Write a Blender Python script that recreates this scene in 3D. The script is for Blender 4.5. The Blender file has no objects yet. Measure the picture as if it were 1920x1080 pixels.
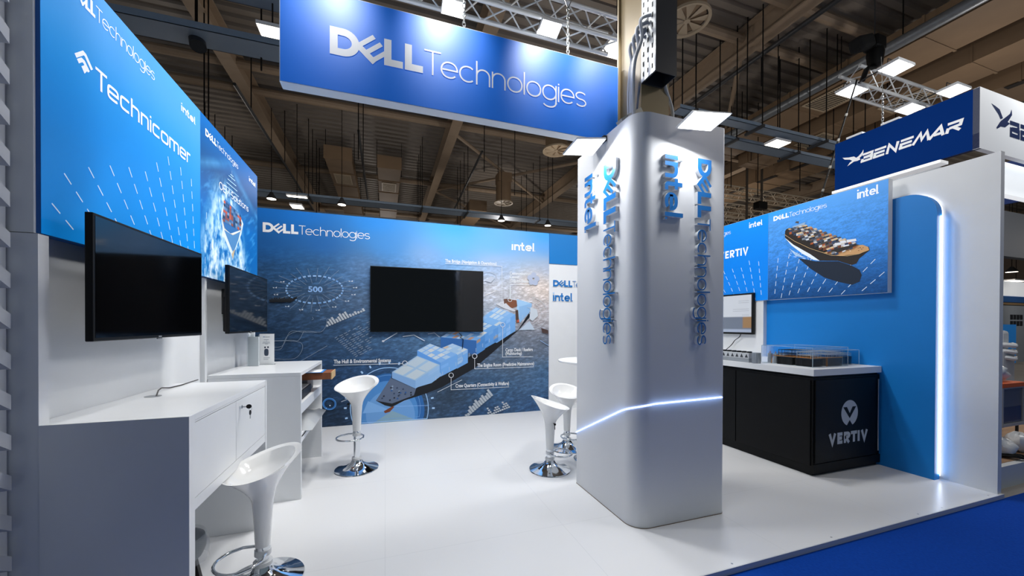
import bpy, math, random
import numpy as np
from mathutils import Vector, Matrix
PI = math.pi
random.seed(7)
sc = bpy.context.scene
COL = sc.collection

# ------------------------------------------------------------------ camera
CH = 1.45
cam_d = bpy.data.cameras.new('camera'); cam = bpy.data.objects.new('camera', cam_d); COL.objects.link(cam)
YAW, PIT, ROL, FPX, CYP = 3.26629470e-01, -5.96106977e-03, 3.27876117e-03, 700.877613, 612.858168
_cy, _sy = math.cos(YAW), math.sin(YAW)
_F = Vector((_sy*math.cos(PIT), _cy*math.cos(PIT), math.sin(PIT)))
_r0 = Vector((_cy, -_sy, 0)); _u0 = _r0.cross(_F)
_c, _s = math.cos(ROL), math.sin(ROL)
_R = _c*_r0 + _s*_u0; _U = -_s*_r0 + _c*_u0
cam.matrix_world = Matrix(((_R.x, _U.x, -_F.x, 0), (_R.y, _U.y, -_F.y, 0), (_R.z, _U.z, -_F.z, CH), (0, 0, 0, 1)))
cam_d.sensor_width = 36; cam_d.lens = FPX/1920*36; cam_d.shift_y = (CYP-540)/1920
cam_d.clip_start = .05; cam_d.clip_end = 200
sc.camera = cam

def at(u, v, ax, val):
    """the point of the plane (axis ax = val) that the photograph shows at pixel u, v"""
    d = _R*((u-960)/FPX) - _U*((v-CYP)/FPX) + _F
    c = Vector((0, 0, CH))
    return c + d*((val-c[ax])/d[ax])

# ------------------------------------------------------------------ world, exposure
w = bpy.data.worlds.new('hall_air'); sc.world = w; w.use_nodes = True
w.node_tree.nodes['Background'].inputs[0].default_value = (.62, .80, .92, 1)
w.node_tree.nodes['Background'].inputs[1].default_value = .17
vs = sc.view_settings
vs.view_transform = 'Standard'; vs.look = 'None'; vs.gamma = 1; vs.exposure = 0.1; vs.use_curve_mapping = False

def lamp(name, kind, loc, aim, power, size=.3, color=(1, 1, 1), angle=None, blend=.5):
    d = bpy.data.lights.new(name, kind); o = bpy.data.objects.new(name, d); COL.objects.link(o)
    d.energy = power; d.color = color
    if kind == 'AREA': d.size = size
    elif kind == 'SPOT':
        d.shadow_soft_size = size; d.spot_size = math.radians(angle or 80); d.spot_blend = blend
    else: d.shadow_soft_size = size
    o.location = loc
    dv = Vector(aim)-Vector(loc)
    o.rotation_euler = dv.to_track_quat('-Z', 'Y').to_euler()
    return o
COOL = (1, .99, .97)
# the stand's overhead floods (hung from the trusses over the stand), then point fills added to brighten roof and hall
lamp('flood_light', 'AREA', (.55, 3.75, 4.62), (.3, 3.9, 0), 62, .35, COOL)
lamp('flood_light', 'AREA', (1.55, 3.75, 4.62), (2.2, 4.6, 0), 60, .35, COOL)
lamp('flood_light', 'AREA', (3.6, 3.3, 4.9), (3.9, 3.0, 0), 52, .35, COOL)
lamp('flood_light', 'AREA', (-.2, 2.9, 4.9), (-.5, 3.0, .4), 56, .35, COOL)
for hx_, hy_, pw in ((-9, 6, 70), (-6.2, 14.5, 90), (-.7, 10, 60), (4.8, 15.5, 120), (4.7, 8.6, 80), (11, 4, 80), (12.8, 12, 130), (17, 2.2, 150), (24, 5, 120), (4.7, .6, 70), (-6, -1, 70), (14, 22, 220), (0, 24, 170)):
    lamp('hall_fill', 'POINT', (hx_, hy_, 4.6), (hx_, hy_, 0), pw, .25, (1, .92, .85))
# three spots that wash the hanging sign from above its front
for sx, pw in ((-.36, 34), (.42, 44), (1.25, 46), (1.78, 32)):
    lamp('sign_spot', 'SPOT', (sx, 2.18, 4.02), (sx, 2.7, 3.56), pw, .05, (.97, .98, 1), 62, 1)

# ------------------------------------------------------------------ materials
def lin(h):
    if isinstance(h, str):
        h = h.lstrip('#'); c = [int(h[i:i+2], 16)/255 for i in (0, 2, 4)]
    else: c = [x/255 for x in h]
    return tuple(x/12.92 if x <= .04045 else ((x+.055)/1.055)**2.4 for x in c)
MC = {}
def M(name, col='#ffffff', rough=.5, metal=0, emis=0, spec=.5, noise=0, nscale=6, bump=0, stretch=(1, 1, 1), trans=0, alpha=1, ior=1.45, ecol=None, coat=0):
    if name in MC: return MC[name]
    m = bpy.data.materials.new(name); m.use_nodes = True; MC[name] = m
    nt = m.node_tree; b = nt.nodes['Principled BSDF']
    c = lin(col)
    b.inputs['Base Color'].default_value = (*c, 1); b.inputs['Roughness'].default_value = rough
    b.inputs['Metallic'].default_value = metal; b.inputs['Specular IOR Level'].default_value = spec
    b.inputs['Transmission Weight'].default_value = trans; b.inputs['Alpha'].default_value = alpha; b.inputs['IOR'].default_value = ior
    b.inputs['Coat Weight'].default_value = coat
    if emis:
        b.inputs['Emission Color'].default_value = (*(lin(ecol) if ecol else c), 1); b.inputs['Emission Strength'].default_value = emis
    if noise or bump:
        tc = nt.nodes.new('ShaderNodeTexCoord'); mp = nt.nodes.new('ShaderNodeMapping'); mp.inputs['Scale'].default_value = stretch
        n = nt.nodes.new('ShaderNodeTexNoise'); n.inputs['Scale'].default_value = nscale; n.inputs['Detail'].default_value = 5
        nt.links.new(tc.outputs['Object'], mp.inputs[0]); nt.links.new(mp.outputs[0], n.inputs['Vector'])
        if noise:
            r = nt.nodes.new('ShaderNodeMapRange'); r.inputs['From Min'].default_value = .25; r.inputs['From Max'].default_value = .75
            r.inputs['To Min'].default_value = 1-noise; r.inputs['To Max'].default_value = 1+noise*.5
            mx = nt.nodes.new('ShaderNodeMix'); mx.data_type = 'RGBA'; mx.blend_type = 'MULTIPLY'; mx.inputs[0].default_value = 1
            mx.inputs[6].default_value = (*c, 1)
            nt.links.new(n.outputs[0], r.inputs[0]); nt.links.new(r.outputs[0], mx.inputs[7]); nt.links.new(mx.outputs[2], b.inputs['Base Color'])
        if bump:
            bp = nt.nodes.new('ShaderNodeBump'); bp.inputs['Strength'].default_value = bump; bp.inputs['Distance'].default_value = .02
            nt.links.new(n.outputs[0], bp.inputs['Height']); nt.links.new(bp.outputs[0], b.inputs['Normal'])
    return m
def print_mat(name, emis=0, rough=.5, ripple=0, rscale=(1, 1, 1), nscale=30, spec=.25):
    """a printed picture: colours come from the mesh's own print colours, with optional fine ripples"""
    if name in MC: return MC[name]
    m = bpy.data.materials.new(name); m.use_nodes = True; MC[name] = m
    nt = m.node_tree; b = nt.nodes['Principled BSDF']; b.inputs['Roughness'].default_value = rough
    b.inputs['Specular IOR Level'].default_value = spec
    a = nt.nodes.new('ShaderNodeAttribute'); a.attribute_name = 'print'
    out = a.outputs['Color']
    if ripple:
        tc = nt.nodes.new('ShaderNodeTexCoord'); mp = nt.nodes.new('ShaderNodeMapping'); mp.inputs['Scale'].default_value = rscale
        n = nt.nodes.new('ShaderNodeTexNoise'); n.inputs['Scale'].default_value = nscale; n.inputs['Detail'].default_value = 6; n.inputs['Distortion'].default_value = .6
        r = nt.nodes.new('ShaderNodeMapRange'); r.inputs['From Min'].default_value = .3; r.inputs['From Max'].default_value = .7
        r.inputs['To Min'].default_value = 1-ripple; r.inputs['To Max'].default_value = 1+ripple
        mx = nt.nodes.new('ShaderNodeMix'); mx.data_type = 'RGBA'; mx.blend_type = 'MULTIPLY'; mx.inputs[0].default_value = 1
        a2 = nt.nodes.new('ShaderNodeMix'); a2.data_type = 'RGBA'; a2.blend_type = 'MIX'
        nt.links.new(tc.outputs['Object'], mp.inputs[0]); nt.links.new(mp.outputs[0], n.inputs['Vector'])
        nt.links.new(n.outputs[0], r.inputs[0]); nt.links.new(out, mx.inputs[6]); nt.links.new(r.outputs[0], mx.inputs[7])
        nt.links.new(a.outputs['Alpha'], a2.inputs[0]); nt.links.new(out, a2.inputs[6]); nt.links.new(mx.outputs[2], a2.inputs[7])
        out = a2.outputs[2]
    nt.links.new(out, b.inputs['Base Color'])
    if emis:
        nt.links.new(out, b.inputs['Emission Color']); b.inputs['Emission Strength'].default_value = emis
    return m

WHITE = M('white_laminate', '#e6e8ea', .32, noise=.02)
WALLW = M('white_wall_board', '#e4e6e8', .55, noise=.02)
CHROME = M('chrome', '#dfe3e8', .07, 1)
STEEL = M('brushed_steel', '#b6b8ba', .3, 1)
ALU = M('aluminium_tube', '#eef0f1', .35, .3)
GLOSSW = M('gloss_white_plastic', '#f0f0ef', .12, coat=.5)
BLACKP = M('black_plastic', '#08090a', .45, spec=.3)
SCREEN = M('black_glass_screen', '#020203', .06, spec=.6)
DARKM = M('dark_grey_metal', '#3a3c3f', .45, .3)
BEIGE = M('beige_painted_steel', '#93815f', .55, noise=.05)
BEIGED = M('taupe_roof_steel', '#9a8772', .6, noise=.08)
DECK = M('ribbed_roof_metal', '#857d74', .5, noise=.1, nscale=1)
ROD = M('black_rod', '#1d1c1b', .9, spec=.1)
GALV = M('galvanised_metal', '#8d9399', .4, .5, noise=.15, nscale=14)
DUCT = M('tan_duct_metal', '#8a735a', .6, noise=.12, nscale=2)
LAMPF = M('lit_lamp_face', '#ffffff', .4, emis=9)
LAMPW = M('lamp_white_housing', '#dfe2e6', .4)
TRAYM = M('cable_tray_metal', '#8496aa', .5, .2)
SIGNW = M('white_sign_lettering', '#f4f6f8', .5)

# ------------------------------------------------------------------ objects
WL = {}
def wloc(o):
    v = Vector((0, 0, 0))
    while o is not None:
        v = v + Vector(o.location); o = o.parent
    return v
def tag(o, label, cat, group=None):
    o['label'] = label; o['category'] = cat
    if group: o['group'] = group
    return o
def thing(name, label, cat, loc=(0, 0, 0), group=None):
    o = bpy.data.objects.new(name, None); COL.objects.link(o); o.location = loc; o.empty_display_size = .1
    return tag(o, label, cat, group)
def dup(root, loc, rz=0, label=None):
    r = root.copy(); COL.objects.link(r); r.location = loc; r.rotation_euler = (0, 0, rz)
    if label: r['label'] = label
    for ch in list(root.children):
        c = ch.copy(); COL.objects.link(c); c.parent = r
        for g in ch.children:
            d = g.copy(); COL.objects.link(d); d.parent = c
    return r
class MB:
    def __init__(s): s.v = []; s.f = []; s.m = []
    def add(s, vs, fs, mi=0):
        n = len(s.v); s.v += [tuple(x) for x in vs]; s.f += [tuple(i+n for i in f) for f in fs]; s.m += [mi]*len(fs); return s
    def box(s, x0, x1, y0, y1, z0, z1, mi=0):
        vs = [(x, y, z) for z in (z0, z1) for y in (y0, y1) for x in (x0, x1)]
        return s.add(vs, [(0, 2, 3, 1), (4, 5, 7, 6), (0, 1, 5, 4), (2, 6, 7, 3), (0, 4, 6, 2), (1, 3, 7, 5)], mi)
    def obox(s, c, ax, hx, hy, hz, mi=0):
        c = Vector(c); X, Y, Z = ax
        vs = [c+X*(hx*a)+Y*(hy*b)+Z*(hz*d) for d in (-1, 1) for b in (-1, 1) for a in (-1, 1)]
        return s.add(vs, [(0, 2, 3, 1), (4, 5, 7, 6), (0, 1, 5, 4), (2, 6, 7, 3), (0, 4, 6, 2), (1, 3, 7, 5)], mi)
    def bar(s, a, b, wx, wz, mi=0):
        a = Vector(a); b = Vector(b); Y = (b-a); L = Y.length; Y = Y/L
        up = Vector((0, 0, 1)) if abs(Y.z) < .95 else Vector((0, 1, 0))
        X = Y.cross(up).normalized(); Z = X.cross(Y)
        return s.obox((a+b)/2, (X, Y, Z), wx/2, L/2, wz/2, mi)
    def tube(s, pts, r, n=10, closed=False, cap=True, mi=0):
        P = [Vector(p) for p in pts]; k = len(P)
        if not isinstance(r, (list, tuple)): r = [r]*k
        T = []
        for i in range(k):
            a = P[(i-1) % k] if (closed or i > 0) else P[0]; b = P[(i+1) % k] if (closed or i < k-1) else P[-1]
            T.append((b-a).normalized())
        up = Vector((0, 0, 1)) if abs(T[0].z) < .9 else Vector((1, 0, 0))
        X = T[0].cross(up).normalized(); vs = []
        for i in range(k):
            X = (X - T[i]*X.dot(T[i])).normalized(); Y = T[i].cross(X)
            for j in range(n):
                a = 2*PI*j/n; vs.append(P[i]+X*(r[i]*math.cos(a))+Y*(r[i]*math.sin(a)))
        fs = []
        for i in range(k if closed else k-1):
            for j in range(n):
                a = i*n+j; b = i*n+(j+1) % n; c = ((i+1) % k)*n+(j+1) % n; d = ((i+1) % k)*n+j
                fs.append((a, b, c, d))
        if cap and not closed:
            fs.append(tuple(range(n-1, -1, -1))); fs.append(tuple((k-1)*n+j for j in range(n)))
        return s.add(vs, fs, mi)
    def cyl(s, a, b, r, n=14, mi=0): return s.tube([a, b], r, n, mi=mi)
    def lathe(s, prof, c=(0, 0, 0), n=40, mi=0, cap=True):
        cx, cy, cz = c; vs = []; k = len(prof)
        for (r, z) in prof:
            for j in range(n):
                a = 2*PI*j/n; vs.append((cx+r*math.cos(a), cy+r*math.sin(a), cz+z))
        fs = []
        for i in range(k-1):
            for j in range(n):
                fs.append((i*n+j, i*n+(j+1) % n, (i+1)*n+(j+1) % n, (i+1)*n+j))
        if cap and prof[0][0] > 1e-5: fs.append(tuple(range(n-1, -1, -1)))
        if cap and prof[-1][0] > 1e-5: fs.append(tuple((k-1)*n+j for j in range(n)))
        return s.add(vs, fs, mi)
    def prism(s, pts, axis, a, b, mi=0):
        """polygon pts (2-D) extruded along axis between a and b"""
        def P(p, t):
            return {0: (t, p[0], p[1]), 1: (p[0], t, p[1]), 2: (p[0], p[1], t)}[axis]
        n = len(pts); vs = [P(p, a) for p in pts]+[P(p, b) for p in pts]
        fs = [tuple(range(n)), tuple(range(2*n-1, n-1, -1))]+[(i, i+n, (i+1) % n+n, (i+1) % n) for i in range(n)]
        return s.add(vs, fs, mi)
    def poly(s, pts, off, mi=0):
        """flat polygon (world points) moved by off"""
        n = len(pts); return s.add([Vector(p)+off for p in pts], [tuple(range(n))], mi)
    def build(s, name, mats, parent=None, smooth=False, bevel=0, kind=None, seg=2):
        import bmesh
        me = bpy.data.meshes.new(name)
        o0 = wloc(parent) if parent is not None else Vector((0, 0, 0))
        me.from_pydata([tuple(Vector(p)-o0) for p in s.v], [], s.f)
        if not isinstance(mats, (list, tuple)): mats = [mats]
        for m in mats: me.materials.append(m)
        me.polygons.foreach_set('material_index', s.m)
        bm = bmesh.new(); bm.from_mesh(me); bmesh.ops.recalc_face_normals(bm, faces=bm.faces); bm.to_mesh(me); bm.free()
        if smooth: 
            me.polygons.foreach_set('use_smooth', [True]*len(me.polygons))
            try: me.set_sharp_from_angle(angle=math.radians(40))
            except Exception: pass
        me.update()
        o = bpy.data.objects.new(name, me); COL.objects.link(o)
        if parent is not None: o.parent = parent
        if bevel:
            b = o.modifiers.new('bevel', 'BEVEL'); b.width = bevel; b.segments = seg; b.limit_method = 'ANGLE'
        if kind: o['kind'] = kind
        return o
def struct(name, mb, mats, **k):
    return mb.build(name, mats, kind='structure', **k)
def rbox(x0, x1, y0, y1, z0, z1): return MB().box(x0, x1, y0, y1, z0, z1)

# ------------------------------------------------------------------ drawn lettering
def arc(cx, cy, rx, ry, a0, a1, n=14, p=2.0):
    out = []
    for i in range(n+1):
        a = math.radians(a0+(a1-a0)*i/n); c, s_ = math.cos(a), math.sin(a)
        out.append((cx+rx*math.copysign(abs(c)**(2/p), c), cy+ry*math.copysign(abs(s_)**(2/p), s_)))
    return out
def glyph(ch, xh=.68, w=.1, p=2.0, k=1.0):
    """strokes (list of (points, closed)) and advance for a letter of cap height 1; k = width factor"""
    r = xh/2; h = w/2; rx = r*k-h; ry = r-h; S = []
    if ch in 'oe c'.replace(' ', '') and ch != ' ':
        cx = h+rx; cy = r
        if ch == 'o': S.append((arc(cx, cy, rx, ry, 0, 360, 28, p)[:-1], True))
        if ch == 'c': S.append((arc(cx, cy, rx, ry, 48, 312, 22, p), False))
        if ch == 'e':
            a0 = -0; S.append(([(cx-rx, cy), (cx+rx, cy)]+arc(cx, cy, rx, ry, 0, 318, 26, p)[1:], False))
        return S, 2*rx+w-(.07 if ch == 'c' else .02)
    if ch in 'hn':
        a = arc(h+rx*.86, xh-h-ry*.9, rx*.86, ry*.9, 180, 0, 16, p)
        S.append(([(h, 0), (h, 1.0 if ch == 'h' else xh)], False)); S.append(([(h, xh*.35)]+a+[(h+rx*1.72, 0)], False)); return S, rx*1.72+w
    if ch == 'm':
        q = rx*.72
        S.append(([(h, 0), (h, xh)], False))
        for i in (0, 1):
            a = arc(h+q+i*2*q, xh-h-ry*.8, q, ry*.8, 180, 0, 14, p); S.append(([(h+i*2*q, xh*.35)]+a+[(h+(i+1)*2*q, 0)], False))
        return S, 4*q+w
    if ch == 'r':
        S.append(([(h, 0), (h, xh)], False)); S.append((arc(h+rx*.75, xh-h-ry*.75, rx*.75, ry*.75, 180, 75, 10, p), False)); return S, rx*.9+w-.03
    if ch == 'u':
        a = arc(h+rx*.86, h+ry*.9, rx*.86, ry*.9, 180, 360, 16, p)
        S.append(([(h, xh)]+a+[(h+rx*1.72, xh)], False)); S.append(([(h+rx*1.72, xh), (h+rx*1.72, 0)], False)); return S, rx*1.72+w
    if ch == 'l': S.append(([(h, 0), (h, 1.0)], False)); return S, w
    if ch == 'i':
        S.append(([(h, 0), (h, xh)], False)); S.append(([(h, xh+w*.9), (h, xh+w*1.9)], False)); return S, w
    if ch == 't':
        q = r*.55; S.append(([(h+.06, xh*1.36), (h+.06, q)]+arc(h+.06+q-h, q, q-h, q-h, 180, 265, 8)[1:]+[(h+.06+q*1.3, h)], False))
        S.append(([(-.08, xh-h), (q*1.5+.06, xh-h)], False)); return S, q*1.5+.1
    if ch == 'g':
        cx = h+rx; S.append((arc(cx, r, rx, ry, 0, 360, 28, p)[:-1], True))
        S.append(([(cx+rx, xh), (cx+rx, -.08)]+arc(cx, -.08, rx, ry*.7, 0, -150, 14, p), False)); return S, 2*rx+w
    if ch == 's':
        q = (xh-w)/4; qx = rx*.78; c = h+qx
        S.append((arc(c, xh-h-q, qx, q, 30, 270, 14)+arc(c, h+q, qx, q, 90, -150, 14)[1:], False)); return S, 2*qx+w
    if ch == 'T': return [([(.0, 1-h), (.66*k, 1-h)], False), ([(.33*k, 1-h), (.33*k, 0)], False)], .58*k
    if ch == 'O': return [(arc(.42, .5, .42-h, .5-h, 0, 360, 32)[:-1], True)], .84
    if ch == 'E': return [([(.55, 1-h), (h, 1-h), (h, h), (.55, h)], False), ([(h, .5), (.5, .5)], False)], .55
    if ch == 'M': return [([(h, 0), (h, 1-h), (.42, .15), (.84-h, 1-h), (.84-h, 0)], False)], .84
    if ch == 'S':
        q = (1-w)/4; c = .3; qx = .3-h
        return [(arc(c, 1-h-q, qx, q, 30, 270, 14)+arc(c, h+q, qx, q, 90, -150, 14)[1:], False)], .6
    if ch == 'V': return [([(.02+h*.5, 1), (.36, h*.6), (.70-h*.5, 1)], False)], .72
    if ch == 'R': return [([(h, 0), (h, 1-h), (.36, 1-h)]+arc(.36, .69, .22, .31-h, 90, -90, 10)[1:]+[(h, .38+h)], False), ([(.3, .4), (.56, 0)], False)], .62
    if ch == 'I': return [([(h, 0), (h, 1)], False)], w
    if ch == ' ': return [], .3
    return [], .3
def stroke_quads(pts, closed, w):
    n = len(pts); L = []; Rr = []; h = w/2
    def nrm(a, b):
        dx, dy = b[0]-a[0], b[1]-a[1]; l = math.hypot(dx, dy) or 1; return (-dy/l, dx/l)
    for i in range(n):
        n1 = nrm(pts[i-1], pts[i]) if (i > 0 or closed) else None
        n2 = nrm(pts[i], pts[(i+1) % n]) if (i < n-1 or closed) else None
        if n1 is None: n1 = n2
        if n2 is None: n2 = n1
        mx, my = n1[0]+n2[0], n1[1]+n2[1]; l = math.hypot(mx, my)
        if l < .3: m = n2; k = 1
        else:
            m = (mx/l, my/l); k = min(1/max(.3, m[0]*n1[0]+m[1]*n1[1]), 2.2)
        L.append((pts[i][0]+m[0]*h*k, pts[i][1]+m[1]*h*k)); Rr.append((pts[i][0]-m[0]*h*k, pts[i][1]-m[1]*h*k))
    q = []
    for i in range(n if closed else n-1):
        j = (i+1) % n; q.append((Rr[i], Rr[j], L[j], L[i]))
    return L, Rr, closed
def layout(text, gap=.12, w=.1, xh=.68, p=2.0, k=1.0, special=None):
    out = []; x = 0
    for ch in text:
        S, a = glyph(ch, xh, w, p, k)
        for pts, c in S: out.append(([(px+x, py) for px, py in pts], c, w))
        x += a+gap
    return out, x-gap
def dell_strokes():
    """the four heavy capitals with the tilted E; returns strokes and width"""
    w = .25; h = w/2; S = []
    S.append(([(h, h), (.40, h)]+arc(.40, .5, .5-h*.9, .5-h, -90, 90, 16)[1:-1]+[(.40, 1-h), (h, 1-h)], True, w))
    # tilted E: spine falls to the right, bars rise to the right
    A = (.86, .52); B = (1.33, .06); u = (B[0]-A[0], B[1]-A[1]); d = (.50, .46)
    for t in (0.02, .5, .98):
        p0 = (A[0]+u[0]*t, A[1]+u[1]*t); S.append(([p0, (p0[0]+d[0]*1.0, p0[1]+d[1]*1.0)], False, .155))
    S.append(([(A[0]-.055, A[1]+.055), (B[0]+.055, B[1]-.055)], False, .21))
    S.append(([(1.72+h-.04, 1), (1.72+h-.04, h), (2.3, h)], False, w)); S.append(([(2.36+h, 1), (2.36+h, h), (2.98, h)], False, w))
    return S, 2.98
def intel_strokes(w=.17):
    S, x = layout('intel', .085, w, .70, 2.3, 1.02)
    return S, x
def put(strokes, width, frame, length, height, mats, name, parent, thick=.0015, off=.0005):
    """draw strokes (cap height 1, given width) scaled to length x height in frame (O, U, V, N)"""
    O, U, V, N = frame; O = Vector(O); U = Vector(U); V = Vector(V); N = Vector(N)
    sx = length/width; sy = height; mb = MB()
    def W(p, t): return O+U*(p[0])+V*(p[1])+N*t
    for k_, (pts, closed, w_) in enumerate(strokes):
        # scale first, then stroke, so that stems keep an even weight
        sw = w_*(sx+sy)/2
        P = [(a*sx, b*sy) for a, b in pts]
        L, R_, c = stroke_quads(P, closed, sw); n = len(L); e = off+thick+k_*.00004
        vs = [W(p, e) for p in L]+[W(p, e) for p in R_]
        fs = [(i, n+i, n+(i+1) % n, (i+1) % n) for i in range(n if c else n-1)]
        mb.add(vs, fs, 0)
        if thick > .004:
            vs = [W(p, e) for p in L]+[W(p, e) for p in R_]+[W(p, off) for p in L]+[W(p, off) for p in R_]
            fs = []
            for i in range(n if c else n-1):
                j = (i+1) % n
                fs += [(i, j, 2*n+j, 2*n+i), (n+i, 3*n+i, 3*n+j, n+j)]
            if not c: fs += [(0, 2*n, 3*n, n), (n-1, 2*n-1, 4*n-1, 3*n-1)]
            mb.add(vs, fs, 1 if isinstance(mats, list) else 0)
    return mb.build(name, mats, parent)
def font_text(txt, frame, height, mat, name, parent, length=None, bold=.0, off=.0012):
    cu = bpy.data.curves.new('t', 'FONT'); cu.body = txt; cu.size = 1; cu.offset = bold; cu.resolution_u = 3
    o = bpy.data.objects.new('t', cu); COL.objects.link(o)
    dg = bpy.context.evaluated_depsgraph_get(); dg.update()
    me0 = bpy.data.meshes.new_from_object(o.evaluated_get(dg)); bpy.data.objects.remove(o)
    xs = [v.co.x for v in me0.vertices]; x0, x1 = min(xs), max(xs)
    s = height/.7; sx = length/(x1-x0) if length else s
    O, U, V, N = [Vector(q) for q in frame]
    mb = MB(); mb.add([O+U*((v.co.x-x0)*sx)+V*(v.co.y*s)+N*off for v in me0.vertices], [tuple(p.vertices) for p in me0.polygons])
    bpy.data.meshes.remove(me0)
    return mb.build(name, mat, parent)
RIGHT = {(0, 1): Vector((0, 1, 0)), (0, -1): Vector((0, -1, 0)), (1, -1): Vector((1, 0, 0))}
def fr(ax, val, sgn, pl):
    N = Vector((0, 0, 0)); N[ax] = sgn
    return (at(pl[0], pl[1], ax, val), RIGHT[(ax, sgn)], Vector((0, 0, 1)), N)
def span(ax, val, sgn, pl, pr, pt=None):
    a = at(pl[0], pl[1], ax, val); b = at(pr[0], pr[1], ax, val)
    L = (b-a).dot(RIGHT[(ax, sgn)])
    if pt is None: return L
    return L, at(pt[0], pt[1], ax, val).z-a.z
def dell_logo(parent, ax, val, sgn, pl, pr, pt, pe, mat, off=.0005, name='company_lettering'):
    """heavy word from pixel pl to pr (cap top pt), light word on to pe"""
    f = fr(ax, val, sgn, pl); L, H = span(ax, val, sgn, pl, pr, pt); N = f[3]
    S, w_ = dell_strokes(); put(S, w_, f, L, H, mat, name, parent, off=off)
    L2 = span(ax, val, sgn, pl, pe)-L-H*.05
    S, w_ = layout('Technologies', .075, .07, .70, 2.1, 1.16)
    put(S, w_, (f[0]+f[1]*(L+H*.05), f[1], f[2], f[3]), L2, H*.97, mat, 'light_lettering', parent, off=off)
    return L, H, L2
def intel_logo(parent, ax, val, sgn, pl, pr, pt, mat, dot=None, off=.0005):
    f = fr(ax, val, sgn, pl); L, H = span(ax, val, sgn, pl, pr, pt)
    S, w_ = intel_strokes(); D = S.pop(1)
    put(S, w_, f, L*.955, H, mat, 'partner_lettering', parent, off=off)
    put([D], w_, f, L*.955, H, dot or mat, 'letter_dot', parent, off=off)
    q = H*.07; put([([(0, .07), (.14, .07)], False, .14)], .14, (f[0]+f[1]*(L-q), f[1], f[2], f[3]), q, H, mat, 'full_stop', parent, off=off)
def text_px(txt, parent, ax, val, sgn, pl, pr, pt, mat, name, bold=.012, off=.0012):
    f = fr(ax, val, sgn, pl); L, H = span(ax, val, sgn, pl, pr, pt)
    return font_text(txt, f, H, mat, name, parent, L, bold, off)

def curve_3d(pts, n=8):
    out = []
    for i in range(len(pts)-1):
        p0 = pts[max(0, i-1)]; p1 = pts[i]; p2 = pts[i+1]; p3 = pts[min(len(pts)-1, i+2)]
        for k in range(n):
            t = k/n; out.append(tuple(.5*((2*p1[d])+(-p0[d]+p2[d])*t+(2*p0[d]-5*p1[d]+4*p2[d]-p3[d])*t*t+(-p0[d]+3*p1[d]-3*p2[d]+p3[d])*t**3) for d in (0, 1, 2)))
    return out+[tuple(pts[-1])]
# print grid --------------------------------------------------------
def vnoise(x, y, seed=0):
    xi = np.floor(x).astype(int); yi = np.floor(y).astype(int); xf = x-xi; yf = y-yi
    def hsh(a, b): 
        t = np.sin(a*127.1+b*311.7+seed*74.7)*43758.5453; return t-np.floor(t)
    u_ = xf*xf*(3-2*xf); v_ = yf*yf*(3-2*yf)
    return (hsh(xi, yi)*(1-u_)+hsh(xi+1, yi)*u_)*(1-v_)+(hsh(xi, yi+1)*(1-u_)+hsh(xi+1, yi+1)*u_)*v_
def fbm(x, y, seed=0, o=4):
    t = 0; a = .5
    for i in range(o): t = t+a*vnoise(x*2**i, y*2**i, seed+i); a *= .5
    return t
def lina(c):
    c = np.clip(c, 0, 255)/255; return np.where(c <= .04045, c/12.92, ((c+.055)/1.055)**2.4)
def print_panel(name, O, U, V, W, H, nx, ny, fn, mat, parent):
    """a flat printed picture W x H; fn(s, t) -> (colour 0-255, ripple weight)"""
    o0 = wloc(parent); O = Vector(O)
    s, t = np.meshgrid(np.linspace(0, 1, nx+1), np.linspace(0, 1, ny+1))
    P = np.array(O-o0)[None, None, :]+np.array(U)[None, None, :]*(s*W)[..., None]+np.array(V)[None, None, :]*(t*H)[..., None]
    col, rip = fn(s, t)
    me = bpy.data.meshes.new(name)
    I = np.arange((nx+1)*(ny+1)).reshape(ny+1, nx+1)
    F = np.stack([I[:-1, :-1], I[:-1, 1:], I[1:, 1:], I[1:, :-1]], -1).reshape(-1, 4)
    me.from_pydata(P.reshape(-1, 3).tolist(), [], F.tolist())
    a = me.color_attributes.new('print', 'FLOAT_COLOR', 'POINT')
    rgba = np.concatenate([lina(col), np.broadcast_to(np.asarray(rip, float), s.shape)[..., None]], -1).astype(np.float32)
    a.data.foreach_set('color', rgba.reshape(-1)); me.materials.append(mat); me.update()
    o = bpy.data.objects.new(name, me); COL.objects.link(o); o.parent = parent
    return o
def idw(pts):
    """smooth colour field from (s, t, (r, g, b)) samples"""
    def f(s, t, pw=3.0):
        ws = 0; cs = 0
        for a, b, c in pts:
            d = ((s-a)**2+(t-b)**2+.004)**(-pw/2); ws = ws+d; cs = cs+d[..., None]*np.array(c, float)
        return cs/ws[..., None]
    return f

# ================================================================== the setting
YB = 5.82; XL = -1.28; XR = 4.82
struct('floor', MB().box(-26, 34, -6, 36, -.3, -.045), M('hall_concrete', '#8d8a86', .6, noise=.15, nscale=2))
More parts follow.
